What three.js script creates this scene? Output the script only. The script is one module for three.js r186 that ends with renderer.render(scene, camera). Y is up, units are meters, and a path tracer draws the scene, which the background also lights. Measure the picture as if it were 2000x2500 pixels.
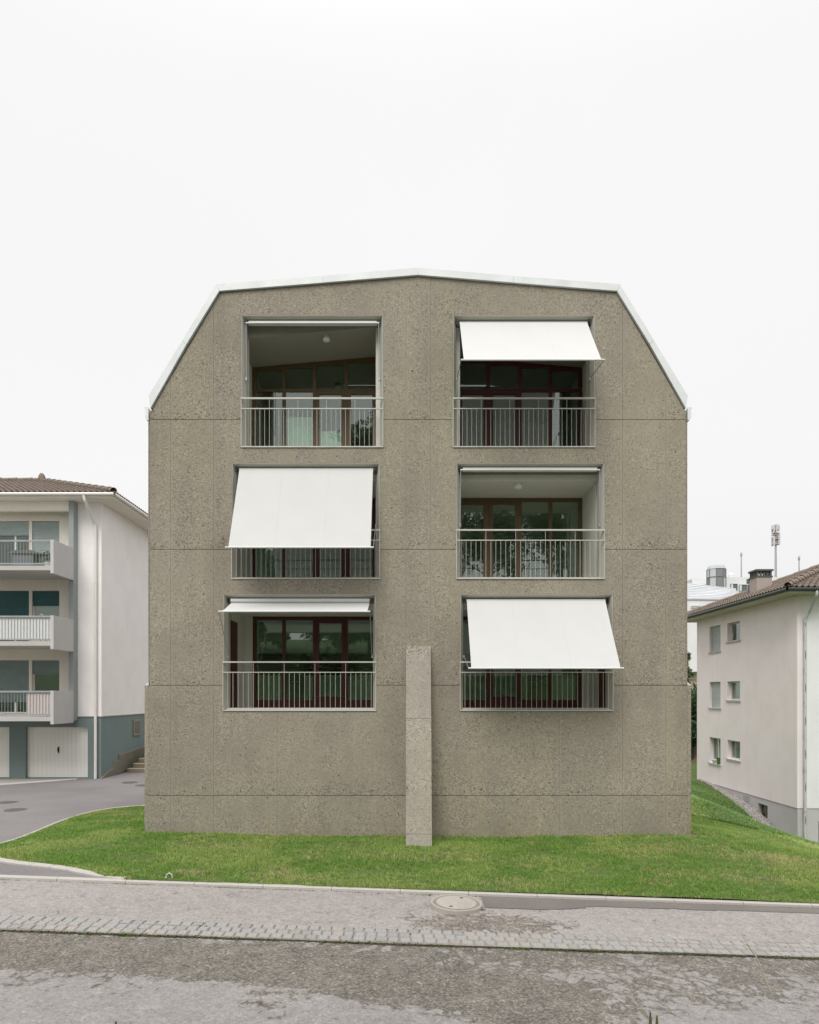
import * as THREE from 'three';
import { mergeGeometries } from 'three/addons/utils/BufferGeometryUtils.js';

// ---------------------------------------------------------------- camera, sky, sun, exposure
const EYE = 3.06, DIST = 15.64, F = 1720;          // eye height above the house's foot, distance to its front, focal length in units of a 2000 x 2500 plate
const scene = new THREE.Scene();
const camera = new THREE.PerspectiveCamera(2 * Math.atan(1698 / F) * 180 / Math.PI, 2000 / 3396, 0.1, 2000);
camera.position.set(0, EYE, DIST);
camera.lookAt(0, EYE, 0);
camera.setViewOffset(2000, 3396, 0, 0, 2000, 2500); // rising front: the plate is shifted upwards, verticals stay parallel
const renderer = new THREE.WebGLRenderer();
renderer.toneMapping = THREE.LinearToneMapping;
renderer.toneMappingExposure = 1.5;
renderer.shadowMap.enabled = true;

// seeded random numbers and noise
function rand32(a) { return () => { a |= 0; a = a + 0x6D2B79F5 | 0; let t = Math.imul(a ^ a >>> 15, 1 | a); t = t + Math.imul(t ^ t >>> 7, 61 | t) ^ t; return ((t ^ t >>> 14) >>> 0) / 4294967296; }; }
const R = rand32(7), rr = (a, b) => a + (b - a) * R();
const LAT = new Float32Array(65536); { const r = rand32(99); for (let i = 0; i < 65536; i++) LAT[i] = r(); }
function vn(x, y, p = 256) {                        // value noise 0..1, wraps after p cells
  const xi = Math.floor(x), yi = Math.floor(y), fx = x - xi, fy = y - yi;
  const u = fx * fx * (3 - 2 * fx), v = fy * fy * (3 - 2 * fy);
  const m = (n) => ((n % p) + p) % p, a = m(xi), b = m(xi + 1), c = m(yi) * 256, d = m(yi + 1) * 256;
  const l0 = LAT[a + c] + (LAT[b + c] - LAT[a + c]) * u, l1 = LAT[a + d] + (LAT[b + d] - LAT[a + d]) * u;
  return l0 + (l1 - l0) * v;
}
function fbm(x, y, o = 4, p = 256) { let s = 0, a = 0.5, t = 0, q = p; for (let i = 0; i < o; i++) { s += a * vn(x, y, q > 256 ? 256 : q); t += a; a *= 0.5; x = x * 2 + (p === 256 ? 17.3 : 0); y = y * 2 + (p === 256 ? 9.1 : 0); q *= 2; } return s / t; }
const sm = (a, b, x) => { const t = Math.min(1, Math.max(0, (x - a) / (b - a))); return t * t * (3 - 2 * t); };
const mix = (a, b, t) => a + (b - a) * t;

{ // overcast sky: zenith brightened to add light, greyer near the horizon, faint cloud texture
  const W = 512, H = 256, d = new Float32Array(W * H * 4);
  for (let j = 0; j < H; j++) for (let i = 0; i < W; i++) {
    const el = (j + 0.5) / H * Math.PI - Math.PI / 2, s = Math.sin(el), n = fbm(i / W * 16, j / H * 12, 4, 16) - 0.5;
    let L = 0.565 + 0.06 * sm(0, 0.3, s) + 0.72 * sm(0.64, 1.08, s); L *= 1 + 0.035 * n;
    if (s < 0) L = mix(0.565, 0.4, sm(0, -0.25, s));
    const k = (j * W + i) * 4, warm = sm(0.35, 0, s);
    d[k] = L * (1 + 0.008 * warm); d[k + 1] = L * (1 - 0.006 * warm); d[k + 2] = L; d[k + 3] = 1;
  }
  const sky = new THREE.DataTexture(d, W, H, THREE.RGBAFormat, THREE.FloatType);
  sky.mapping = THREE.EquirectangularReflectionMapping; sky.magFilter = THREE.LinearFilter; sky.wrapS = THREE.RepeatWrapping; sky.needsUpdate = true;
  scene.background = sky; scene.environment = sky;
}
const sun = new THREE.DirectionalLight(new THREE.Color().setRGB(1, 0.975, 0.94), 1.5);
sun.position.set(-9, 40, 30); sun.target.position.set(0, 0, 0);
sun.castShadow = true; sun.shadow.radius = 60; sun.shadow.mapSize.set(2048, 2048);
Object.assign(sun.shadow.camera, { left: -40, right: 40, top: 40, bottom: -40, near: 1, far: 140 });
scene.add(sun, sun.target);

// ---------------------------------------------------------------- helpers
const at = (px, py, dist) => new THREE.Vector3((px - 1000) / F * dist, EYE - (py - 1698) / F * dist, DIST - dist);  // a surveyed point: plate reading + distance
const fx = (px) => (px - 1000) / 110, fy = (py) => EYE - (py - 1698) / 110;                                        // elevation drawing of the house front, 110 units per metre
const taken = {};
function numbered(n) { const k = taken[n] = (taken[n] ?? -1) + 1; return k ? n + '_' + String(k).padStart(3, '0') : n; }
function tag(o, label, category, group, kind) { o.userData.label = label; o.userData.category = category; if (group) o.userData.group = group; if (kind) o.userData.kind = kind; return o; }
function thing(name, label, category, group) { const g = new THREE.Group(); g.name = numbered(name); scene.add(g); return tag(g, label, category, group); }
function part(name, parent, label) { const g = new THREE.Group(); g.name = name; parent.add(g); if (label) g.userData.label = label; return g; }
function mesh(name, geo, mat, parent = scene) {
  if (Array.isArray(geo)) geo = merge(geo);
  const m = new THREE.Mesh(geo, mat); m.name = parent === scene ? numbered(name) : name; m.castShadow = m.receiveShadow = true; parent.add(m); return m;
}
function struct(name, geo, mat, label) { const m = mesh(name, geo, mat); m.userData.kind = 'structure'; if (label) m.userData.label = label; return m; }
function plain(g) { g = g.index ? g.toNonIndexed() : g; for (const k of Object.keys(g.attributes)) if (!['position', 'normal', 'uv'].includes(k)) g.deleteAttribute(k); return g; }
function merge(list) { return mergeGeometries(list.map((g) => { g = plain(g); if (!g.attributes.uv) boxUV(g); return g; })); }
function boxUV(g, s = 1) {                            // uv in metres from the face's main direction
  if (!g.attributes.normal) g.computeVertexNormals();
  const p = g.attributes.position, n = g.attributes.normal, uv = new Float32Array(p.count * 2);
  for (let i = 0; i < p.count; i++) {
    const ax = Math.abs(n.getX(i)), ay = Math.abs(n.getY(i)), az = Math.abs(n.getZ(i));
    const [u, v] = ax > ay && ax > az ? [p.getZ(i), p.getY(i)] : ay > az ? [p.getX(i), p.getZ(i)] : [p.getX(i), p.getY(i)];
    uv[i * 2] = u * s; uv[i * 2 + 1] = v * s;
  }
  g.setAttribute('uv', new THREE.BufferAttribute(uv, 2)); return g;
}
function bx(x0, x1, y0, y1, z0, z1) {                 // box from its limits, uv in metres
  const g = new THREE.BoxGeometry(Math.abs(x1 - x0), Math.abs(y1 - y0), Math.abs(z1 - z0)).toNonIndexed();
  g.translate((x0 + x1) / 2, (y0 + y1) / 2, (z0 + z1) / 2); return boxUV(g);
}
class Faces {                                         // collects flat faces
  constructor() { this.p = []; }
  tri(a, b, c) { for (const v of [a, b, c]) this.p.push(v.x ?? v[0], v.y ?? v[1], v.z ?? v[2]); return this; }
  quad(a, b, c, d) { return this.tri(a, b, c).tri(a, c, d); }
  fan(l) { for (let i = 1; i + 1 < l.length; i++) this.tri(l[0], l[i], l[i + 1]); return this; }
  prism(poly, z0, z1) {                               // convex polygon of [x, y], counter-clockwise, from z0 (back) to z1 (front)
    const f = poly.map(([x, y]) => [x, y, z1]), b = poly.map(([x, y]) => [x, y, z0]);
    this.fan(f); this.fan(b.slice().reverse());
    for (let i = 0; i < poly.length; i++) { const j = (i + 1) % poly.length; this.quad(f[i], b[i], b[j], f[j]); }
    return this;
  }
  geo(uv = true) { const g = new THREE.BufferGeometry(); g.setAttribute('position', new THREE.Float32BufferAttribute(this.p, 3)); g.computeVertexNormals(); return uv ? boxUV(g) : g; }
}
function bar(a, b, r, seg = 8) {                      // round bar between two points
  const A = new THREE.Vector3(...(a.toArray?.() ?? a)), B = new THREE.Vector3(...(b.toArray?.() ?? b)), d = B.clone().sub(A);
  const g = new THREE.CylinderGeometry(r, r, d.length(), seg).toNonIndexed();
  g.applyQuaternion(new THREE.Quaternion().setFromUnitVectors(new THREE.Vector3(0, 1, 0), d.clone().normalize())); g.translate(...A.add(B).multiplyScalar(0.5).toArray()); return g;
}
function tube(pts, r, seg = 8, n = 40) { return new THREE.TubeGeometry(new THREE.CatmullRomCurve3(pts.map((p) => p.isVector3 ? p : new THREE.Vector3(...p)), false, 'catmullrom', 0.15), n, r, seg).toNonIndexed(); }
function cutRects(rects, holes) {                     // axis-aligned rectangles [x0,x1,y0,y1] minus holes
  for (const [a, b, c, d] of holes) {
    const out = [];
    for (const [x0, x1, y0, y1] of rects) {
      if (a >= x1 || b <= x0 || c >= y1 || d <= y0) { out.push([x0, x1, y0, y1]); continue; }
      const l = Math.max(a, x0), r = Math.min(b, x1);
      if (x0 < l) out.push([x0, l, y0, y1]); if (r < x1) out.push([r, x1, y0, y1]);
      if (y0 < c) out.push([l, r, y0, c]); if (d < y1) out.push([l, r, d, y1]);
    }
    rects = out;
  }
  return rects;
}
function clip(poly, a, b) {                           // keep what lies left of the line a -> b
  const out = [], s = (p) => (b[0] - a[0]) * (p[1] - a[1]) - (b[1] - a[1]) * (p[0] - a[0]);
  poly.forEach((p, i) => {
    const q = poly[(i + 1) % poly.length], sp = s(p), sq = s(q);
    if (sp >= 0) out.push(p);
    if ((sp > 0 && sq < 0) || (sp < 0 && sq > 0)) { const t = sp / (sp - sq); out.push([p[0] + (q[0] - p[0]) * t, p[1] + (q[1] - p[1]) * t]); }
  });
  return out;
}
const rectPoly = ([x0, x1, y0, y1]) => [[x0, y0], [x1, y0], [x1, y1], [x0, y1]];
function wallXY(rect, holes, z0, z1) { const f = new Faces(); for (const r of cutRects([rect], holes)) f.prism(rectPoly(r), z0, z1); return f.geo(); }

// ---------------------------------------------------------------- textures and materials
const SRGB = new Uint8Array(4097); for (let i = 0; i <= 4096; i++) { const l = i / 4096; SRGB[i] = Math.round(255 * (l <= 0.0031308 ? 12.92 * l : 1.055 * l ** (1 / 2.4) - 0.055)); }
const enc = (l) => SRGB[Math.max(0, Math.min(4096, Math.round(l * 4096)))];
function dataTex(d, w, h, color, mirrored) {
  const t = new THREE.DataTexture(d, w, h, THREE.RGBAFormat, THREE.UnsignedByteType);
  t.magFilter = THREE.LinearFilter; t.minFilter = THREE.LinearFilter; t.wrapS = t.wrapT = mirrored ? THREE.MirroredRepeatWrapping : THREE.RepeatWrapping;
  if (color) t.colorSpace = THREE.SRGBColorSpace; t.needsUpdate = true; return t;
}
function grainTex(w, size, fn) {                      // colour multiplier + height, tiled every size metres; fn(x, y in cells 0..1) -> [tone, height]
  const c = new Uint8Array(w * w * 4), b = new Uint8Array(w * w * 4);
  for (let j = 0; j < w; j++) for (let i = 0; i < w; i++) {
    const [t, h] = fn(i / w, j / w), k = (j * w + i) * 4, tt = Array.isArray(t) ? t : [t, t, t];
    for (let q = 0; q < 3; q++) { c[k + q] = enc(tt[q]); b[k + q] = Math.max(0, Math.min(255, h * 255)); } c[k + 3] = b[k + 3] = 255;
  }
  const ct = dataTex(c, w, w, true), bt = dataTex(b, w, w, false); ct.repeat.set(1 / size, 1 / size); bt.repeat.set(1 / size, 1 / size); return [ct, bt];
}
const col = (r, g, b) => new THREE.Color().setRGB(r, g, b);
const mat = (r, g, b, rough = 0.8, more = {}) => new THREE.MeshStandardMaterial({ color: col(r, g, b), roughness: rough, side: THREE.DoubleSide, ...more });
const [plasterC, plasterB] = grainTex(512, 3.1, (x, y) => { const n = fbm(x * 5, y * 5, 6, 5), g = fbm(x * 128, y * 128, 2, 128), s = fbm(x * 24, y * 2, 3, 24); return [0.88 + 0.1 * n + 0.05 * g + 0.05 * s, 0.5 * g + 0.3 * n]; });
const [timberC, timberB] = grainTex(256, 0.9, (x, y) => { const g = fbm(x * 64, y * 4, 3, 64); return [0.72 + 0.4 * g, g]; });
const [fabricC, fabricB] = grainTex(512, 1.3, (x, y) => { const n = fbm(x * 4, y * 4, 4, 4), w = ((Math.floor(x * 512) + Math.floor(y * 512)) & 1) * 0.02; return [0.955 + 0.04 * n + w * 0.5, 0.4 + 0.2 * n + w * 6]; });
const [metalC, metalB] = grainTex(256, 1.7, (x, y) => { const n = fbm(x * 6, y * 6, 5, 6), g = vn(x * 128, y * 128, 128); return [0.8 + 0.2 * n + 0.04 * g, n]; });
const plaster = (r, g, b) => mat(r, g, b, 0.92, { map: plasterC, bumpMap: plasterB, bumpScale: 0.004 });
const metal = (r, g, b, rough = 0.45, m = 0.0) => mat(r, g, b, rough, { map: metalC, metalness: m });
const M = {
  frameConcrete: mat(0.47, 0.455, 0.4, 0.85, { map: plasterC, bumpMap: plasterB, bumpScale: 0.003 }),
  ceilingWhite: plaster(0.62, 0.62, 0.56),
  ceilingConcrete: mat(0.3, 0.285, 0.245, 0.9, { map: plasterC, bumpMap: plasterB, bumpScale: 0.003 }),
  loggiaWhite: plaster(0.62, 0.62, 0.56),
  zinc: metal(0.8, 0.82, 0.82, 0.42, 0.05),
  rail: metal(0.62, 0.605, 0.555, 0.4),
  timberBrown: mat(0.135, 0.085, 0.036, 0.5, { map: timberC, bumpMap: timberB, bumpScale: 0.001 }),
  timberRed: mat(0.085, 0.014, 0.014, 0.42, { map: timberC, bumpMap: timberB, bumpScale: 0.001 }),
  glass: new THREE.MeshPhysicalMaterial({ color: col(0.82, 0.94, 0.86), roughness: 0.0, transmission: 1, thickness: 0, ior: 2.0, side: THREE.DoubleSide }),
  clearGlass: new THREE.MeshPhysicalMaterial({ color: col(0.75, 0.84, 0.8), roughness: 0.0, transmission: 1, thickness: 0, ior: 1.7, side: THREE.DoubleSide }),
  fabric: new THREE.MeshPhysicalMaterial({ color: col(0.7, 0.7, 0.69), roughness: 0.95, transmission: 0.16, thickness: 0, map: fabricC, side: THREE.DoubleSide }),
  whiteMetal: metal(0.74, 0.74, 0.73, 0.35), darkMetal: metal(0.03, 0.03, 0.032, 0.5, 0.3), steel: metal(0.42, 0.43, 0.43, 0.4, 0.5),
  room: plaster(0.72, 0.72, 0.69), floor: mat(0.22, 0.16, 0.1, 0.55, { map: timberC }),
  cabinet: metal(0.82, 0.82, 0.77, 0.3), black: metal(0.012, 0.012, 0.013, 0.2), lampGlass: mat(0.75, 0.75, 0.72, 0.3),
};

// ================================================================ the apartment house
const XC = fx(1021);                                  // its axis of symmetry
const JOINT_Y = [fy(1942), fy(1673), fy(1341), fy(1024)];
const JOINT_X = [-5.5, -4.54, -3.13, -0.27, 0.27, 3.13, 4.54, 5.5];
const FLOORS = [                                      // opening: nearer and farther edge from the axis, bottom, top
  { a: 0.93, b: 4.33, y0: 2.705, y1: 5.308, ceil: 5.01 },
  { a: 0.848, b: 4.14, y0: 5.633, y1: 8.219, ceil: 7.93 },
  { a: 0.773, b: 3.927, y0: 8.553, y1: 11.505, ceil: null },
];
const openings = []; for (const f of FLOORS) for (const s of [-1, 1]) openings.push(s < 0 ? [XC - f.b, XC - f.a, f.y0, f.y1] : [XC + f.a, XC + f.b, f.y0, f.y1]);

const UW = 12.6, UH = 13.6, UX = -6.1, UY = -0.6;
const facadeMat = (() => {                            // one unrepeated sheet for the whole front: washed concrete with exposed grit
  const N = 2048, c = new Uint8Array(N * N * 4), b = new Uint8Array(N * N * 4), tone = new Float32Array(N * N), hgt = new Float32Array(N * N).fill(0.6), rough = new Float32Array(N * N);
  const ppm = N / UW, ppmY = N / UH;
  const lerpT = (n) => (n - 0.5) * 2;
  const colTone = [0.01, -0.02, 0.015, -0.01, 0.02, -0.015, 0.0, 0.02, -0.01];
  const G = new Float32Array(N * N), B = new Float32Array(N * N);
  for (let j = 0; j < N; j++) {
    const y = (j + 0.5) / ppmY + UY, above = Math.min(...JOINT_Y.map((q) => (y >= q - 0.01 ? y - q : 9)));
    for (let i = 0; i < N; i++) {
      const x = (i + 0.5) / ppm + UX, xr = x - XC, k = j * N + i;
      const big = fbm(x * 0.55 + 3, y * 0.55, 4), streak = fbm(x * 2.6, y * 0.28 + 40, 3), patch = fbm(x * 1.7 + 60, y * 1.7, 4), fine = fbm(x * 34, y * 34, 2), gr = LAT[(i * 7 + j * 131 + (i * j & 63)) & 65535], g2 = vn(i * 0.45, j * 0.45);
      let dj = 9; for (const q of JOINT_X) dj = Math.min(dj, Math.abs(xr - q + 0.012 * lerpT(vn(y * 2, q))));
      const smooth = sm(0.075, 0.015, dj);            // cement-rich strip along a formwork joint
      const honey = sm(0.34, 0.02, above + 0.25 * (patch - 0.5)) * sm(0.4, 0.62, fbm(x * 1.1 + 9, y * 3 + 7, 3));
      const r = Math.max(0, Math.min(1, 0.25 + 0.75 * sm(0.35, 0.7, patch) + 0.8 * honey)) * (1 - 0.8 * smooth);
      rough[k] = r;
      const cellTone = (LAT[(Math.floor(xr * 0.7 + 40) * 57 + Math.floor(y / 3 + 3) * 13) & 1023] - 0.5) * 0.055;
      let t = 1 + 0.14 * lerpT(big) + 0.09 * lerpT(streak) + 0.1 * lerpT(patch) + 0.08 * honey * (patch - 0.8) + 0.13 * lerpT(fine) * (0.5 + r) + (gr - 0.5) * 0.24 * (0.5 + r) + (g2 - 0.5) * 0.34 * (0.4 + r) + 0.16 * (vn(i * 0.19 + 9, j * 0.19) - 0.5) * (0.3 + r) + cellTone + 0.03 * smooth;
      const olive = sm(0.42, 0.68, 0.5 * streak + 0.5 * fbm(x * 0.4 + 11, y * 0.35 + 2, 3));
      const soil = y < 0.5 ? sm(0.62, 0.4, fbm(x * 5, y * 5, 4) + (y + 0.1) * 0.55) * 0.55 : 0;   // mud splashed on the foot of the wall
      tone[k] = t * (1 - 0.04 * soil); G[k] = mix(1, 1.006, olive) * (1 - 0.05 * soil); B[k] = mix(0.99, 0.935, olive) * (1 - 0.16 * soil);
      hgt[k] = 0.6 + 0.18 * (g2 - 0.5) * (0.4 + r) + 0.1 * lerpT(fine) * r;
    }
  }
  const q = rand32(31);
  const spot = (cx, cy, rad, dt, dh) => {
    for (let j = Math.max(0, Math.floor(cy - rad)); j <= Math.min(N - 1, cy + rad); j++) for (let i = Math.max(0, Math.floor(cx - rad)); i <= Math.min(N - 1, cx + rad); i++) {
      const d = Math.hypot(i - cx, j - cy) / (rad + 0.01); if (d < 1) { const w = 1 - d * d; tone[j * N + i] += dt * w; hgt[j * N + i] += dh * w; }
    }
  };
  for (let n = 0; n < 210000; n++) {
    const x = q() * N, y = q() * N, r = rough[Math.floor(y) * N + Math.floor(x)], u = q(), size = q() ** 3;
    if (u > r * 1.1 + 0.08) continue; const yy = y / ppmY + UY, nearJ = Math.min(...JOINT_Y.map((v) => (yy > v ? yy - v : 9))) < 0.16 && r > 0.75 ? 1.3 : 1;
    if (q() < 0.6) spot(x, y, (0.95 + 1.9 * size) * nearJ, -(0.16 + 0.3 * q()) * nearJ, -(0.2 + 0.3 * q())); else spot(x, y, (1.0 + 1.8 * size) * nearJ, 0.1 + 0.32 * q(), 0.15 + 0.2 * q());
  }
  for (let n = 0; n < 220; n++) spot(q() * N, q() * N, 1.6 + 2.4 * q(), -0.55, -0.6);
  for (const [px, py] of [[747, 708], [1032, 708], [1292, 708], [1573, 1750], [1650, 1750], [925, 1750], [1115, 1510], [467, 1885], [1520, 1750], [700, 1750], [1033, 845], [950, 1562]]) {   // ties of the formwork
    const cx = (fx(px) - UX) * ppm, cy = (fy(py) - UY) * ppmY; for (let a = 0; a < 40; a++) spot(cx + 4.2 * Math.cos(a / 6.37), cy + 4.2 * Math.sin(a / 6.37), 1.2, -0.05, -0.05); spot(cx, cy, 4, 0.07, -0.1);
  }
  const A = [0.368, 0.336, 0.286];
  for (let k = 0; k < N * N; k++) {
    const t = Math.max(0.3, Math.min(1.75, tone[k])), o = k * 4;
    c[o] = enc(A[0] * t); c[o + 1] = enc(A[1] * t * G[k]); c[o + 2] = enc(A[2] * t * B[k]); c[o + 3] = 255;
    b[o] = b[o + 1] = b[o + 2] = Math.max(0, Math.min(255, hgt[k] * 255)); b[o + 3] = 255;
  }
  return new THREE.MeshStandardMaterial({ map: dataTex(c, N, N, true, true), bumpMap: dataTex(b, N, N, false, true), color: col(0.815, 0.795, 0.755), bumpScale: 0.009, roughness: 0.93, side: THREE.DoubleSide });
})();
function facadeUV(g, du = 0, dv = 0) {                // the sheet lies on the front; returns and sides continue it
  const p = g.attributes.position, n = g.attributes.normal, uv = new Float32Array(p.count * 2);
  for (let i = 0; i < p.count; i++) {
    const ax = Math.abs(n.getX(i)), ay = Math.abs(n.getY(i)), az = Math.abs(n.getZ(i));
    const X = ax > az && ax > ay ? p.getX(i) + p.getZ(i) : p.getX(i), Y = ay > az && ay > ax ? p.getY(i) + p.getZ(i) : p.getY(i);
    uv[2 * i] = (X - UX) / UW + du; uv[2 * i + 1] = (Y - UY) / UH + dv;
  }
  g.setAttribute('uv', new THREE.BufferAttribute(uv, 2)); return g;
}
console.log('facade texture done');

const buttressMat = facadeMat.clone(); buttressMat.color.setRGB(0.93, 0.92, 0.93);
const house = thing('apartment_building', 'tall grey exposed-concrete apartment building with faceted roof and six loggias', 'building');
const roofPts = [[370, 1001], [538, 715.5], [1022, 676.3], [1505, 715.5], [1672, 1001]].map(([x, y]) => [fx(x), fy(y)]);
const roofClip = (poly) => { for (let i = roofPts.length - 1; i > 0; i--) poly = clip(poly, roofPts[i], roofPts[i - 1]); return poly; };
// roofline runs right to left when the inside is on the left
{
  const W0 = XC - 5.965, W1 = XC + 5.955, BACK = 12;
  const backing = new Faces();
  for (const r of cutRects([[W0, W1, -0.9, 12.6]], openings)) { const p = roofClip(rectPoly(r)); if (p.length > 2) backing.prism(p, -0.3, -0.022); }
  const wall = mesh('wall', facadeUV(backing.geo()), facadeMat, house);
  const bands = [-0.9, ...JOINT_Y, 12.6], xs = JOINT_X.map((v) => v + XC);
  for (let r = 0; r < 5; r++) {
    const low = r < 2, cols = [low ? XC - 6.07 + 0.075 : W0 + 0.012, ...xs, low ? XC + 6.06 - 0.075 : W1 - 0.012];
    for (let k = 0; k + 1 < cols.length; k++) {
      const f = new Faces(), w = 0.0022, cell = [cols[k] + (k ? w : 0), cols[k + 1] - (k + 2 < cols.length ? w : 0), bands[r] + (r ? 0.006 : 0), bands[r + 1] - (r < 4 ? 0.006 : 0)];
      const z1 = r === 0 ? 0.004 : 0.003 * (vn(k * 3.3, r * 5.1) - 0.5) + (r === 1 ? 0.004 : 0);
      for (const q of cutRects([cell], openings)) { const p = r === 4 ? roofClip(rectPoly(q)) : rectPoly(q); if (p.length > 2) f.prism(p, -0.0215, z1); }
      if (f.p.length) mesh('wall_panel', facadeUV(f.geo()), facadeMat, wall);
    }
  }
  // corner pieces: narrow strips set back a little, and the wider plinth
  for (const s of [-1, 1]) {
    const x0 = XC + (s < 0 ? -5.999 : 5.958), x1 = XC + (s < 0 ? -5.968 : 5.985);
    mesh('corner_strip', facadeUV(bx(x0, x1, JOINT_Y[1] + 0.02, JOINT_Y[3] - 0.06, -0.3, -0.02), 0.21), facadeMat, wall);
    const p0 = XC + (s < 0 ? -6.073 : 5.992), p1 = XC + (s < 0 ? -5.999 : 6.062);
    mesh('corner_strip', facadeUV(bx(p0, p1, -0.9, JOINT_Y[1] - 0.005, -0.3, -0.004), 0.37), facadeMat, wall);
    const l = new Faces(), xa = XC + s * 6.075, xb = XC + s * 5.985; l.prism(s < 0 ? [[xa, 3.287], [xb, 3.287], [xb, 3.36]] : [[xb, 3.36], [xb, 3.287], [xa, 3.287]], -BACK, -0.01);
    mesh('plinth_flashing', l.geo(), M.zinc, wall);
    const sideX = XC + s * 5.97;
    const xo = Math.min(sideX, sideX - s * 0.28), addedSideHoles = FLOORS.slice(0, 2).map((f) => [-4.9, -2.5, f.y0 + 0.9, f.y0 + 2.25]);  // side openings added to let daylight into the rooms, unseen from the front
    mesh('side_wall', facadeUV(wallXY([-BACK, -0.305, -0.9, 9.35], addedSideHoles, -xo - 0.28, -xo).rotateY(-Math.PI / 2), 0.5), facadeMat, house);
    for (const [z0, z1, y0, y1] of addedSideHoles) { const w = part('added_side_window', house), xm = sideX - s * 0.16, fr = (a, b, c, d) => bx(xm - 0.035, xm + 0.035, c, d, a, b); mesh('frame', [fr(z0 + 0.002, z1 - 0.002, y0 + 0.002, y0 + 0.07), fr(z0 + 0.002, z1 - 0.002, y1 - 0.07, y1 - 0.002), fr(z0 + 0.002, z0 + 0.07, y0 + 0.07, y1 - 0.07), fr(z1 - 0.07, z1 - 0.002, y0 + 0.07, y1 - 0.07), fr((z0 + z1) / 2 - 0.04, (z0 + z1) / 2 + 0.04, y0 + 0.07, y1 - 0.07)], M.timberRed, w); mesh('pane', bx(xm - 0.005, xm + 0.005, y0 + 0.07, y1 - 0.07, z0 + 0.07, (z0 + z1) / 2 - 0.04), M.clearGlass, w); mesh('pane', bx(xm - 0.005, xm + 0.005, y0 + 0.07, y1 - 0.07, (z0 + z1) / 2 + 0.04, z1 - 0.07), M.clearGlass, w); }
    mesh('side_plinth', facadeUV(bx(XC + s * 6.06, XC + s * 5.985, -0.9, 3.28, -BACK, -0.305), 0.5), facadeMat, house);
  }
  const bw = new Faces(); { const p = roofClip(rectPoly([W0 + 0.3, W1 - 0.3, -0.9, 12.6])); bw.prism(p, -BACK, -BACK + 0.3); }
  mesh('back_wall', facadeUV(bw.geo(), 0.3), facadeMat, house);

  // roof: five-sided shell of light sheet metal, with a folded edge strip along the front
  const roof = part('roof', house);
  const L = { out: [[365, 968], [447, 834], [530, 697], [789, 677], [1021, 657]], inn: [[369, 999], [457, 843], [537, 713], [789, 693], [1021, 674]] };
  const seg = (i, z0, z1, s, grow = 0) => {
    const P = (p) => [s < 0 ? fx(p[0]) : 2 * XC - fx(p[0]), fy(p[1])], q = [P(L.out[i]), P(L.inn[i]), P(L.inn[i + 1]), P(L.out[i + 1])];
    const c = q.reduce((a, p) => [a[0] + p[0] / 4, a[1] + p[1] / 4], [0, 0]); const g = q.map((p) => [c[0] + (p[0] - c[0]) * (1 - grow), c[1] + (p[1] - c[1]) * (1 - grow)]);
    return new Faces().prism(s < 0 ? g : g.reverse(), z0, z1).geo();
  };
  for (const s of [-1, 1]) for (let i = 0; i < 4; i++) {
    mesh('roof_sheet', seg(i, -BACK - 0.1, -0.045, s), M.zinc, roof);
    mesh('edge_flashing', seg(i, -0.042, 0.055 + 0.003 * (i % 2), s, 0.0022), M.zinc, roof);
  }
  for (const s of [-1, 1]) {                          // eaves gutter, seen end on
    const xm = XC + s * 5.975, f = new Faces(), w = s * 0.075, P = [[0, 9.43], [w, 9.43], [w, 9.22], [w * 0.55, 9.16], [0, 9.16]].map(([x, y]) => [xm + x, y]);
    mesh('gutter', f.prism(s > 0 ? P.reverse() : P, -BACK, 0.035).geo(), M.zinc, roof);
    mesh('gutter_bracket', bx(xm + s * 0.002, xm + s * 0.09, 9.425, 9.455, 0.01, 0.03), M.zinc, roof);
  }
  // buttress on the axis: battered, standing on the lawn
  const b = new Faces(), h0 = -0.6, h1 = fy(1578), x0 = fx(991.5), x1 = fx(1051.5), zt = 0.07, zb = 0.98, zj = mix(zb, zt, (fy(1752) + 0.1) / (h1 + 0.1));
  const zAt = (y) => mix(zb, zt, (y + 0.1) / (h1 + 0.1)), slice = (ya, yb) => { const A = [[x0, ya, zAt(ya)], [x1, ya, zAt(ya)], [x1, yb, zAt(yb)], [x0, yb, zAt(yb)]], Bk = A.map(([x, y]) => [x, y, 0.006]); const f = new Faces(); f.quad(...A); f.quad(A[1], Bk[1], Bk[2], A[2]); f.quad(Bk[0], A[0], A[3], Bk[3]); f.quad(A[3], A[2], Bk[2], Bk[3]); f.quad(Bk[0], Bk[1], A[1], A[0]); return f.geo(); };
  const but = part('buttress', house, 'sloping pale concrete buttress standing at the middle of the wall');
  const jy = fy(1752);
  for (const [ya, yb] of [[h0, 0.16], [0.166, jy - 0.004], [jy + 0.004, h1]]) mesh('concrete_lift', facadeUV(slice(ya, yb), 0.31, 0.17), buttressMat, but);
}

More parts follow.
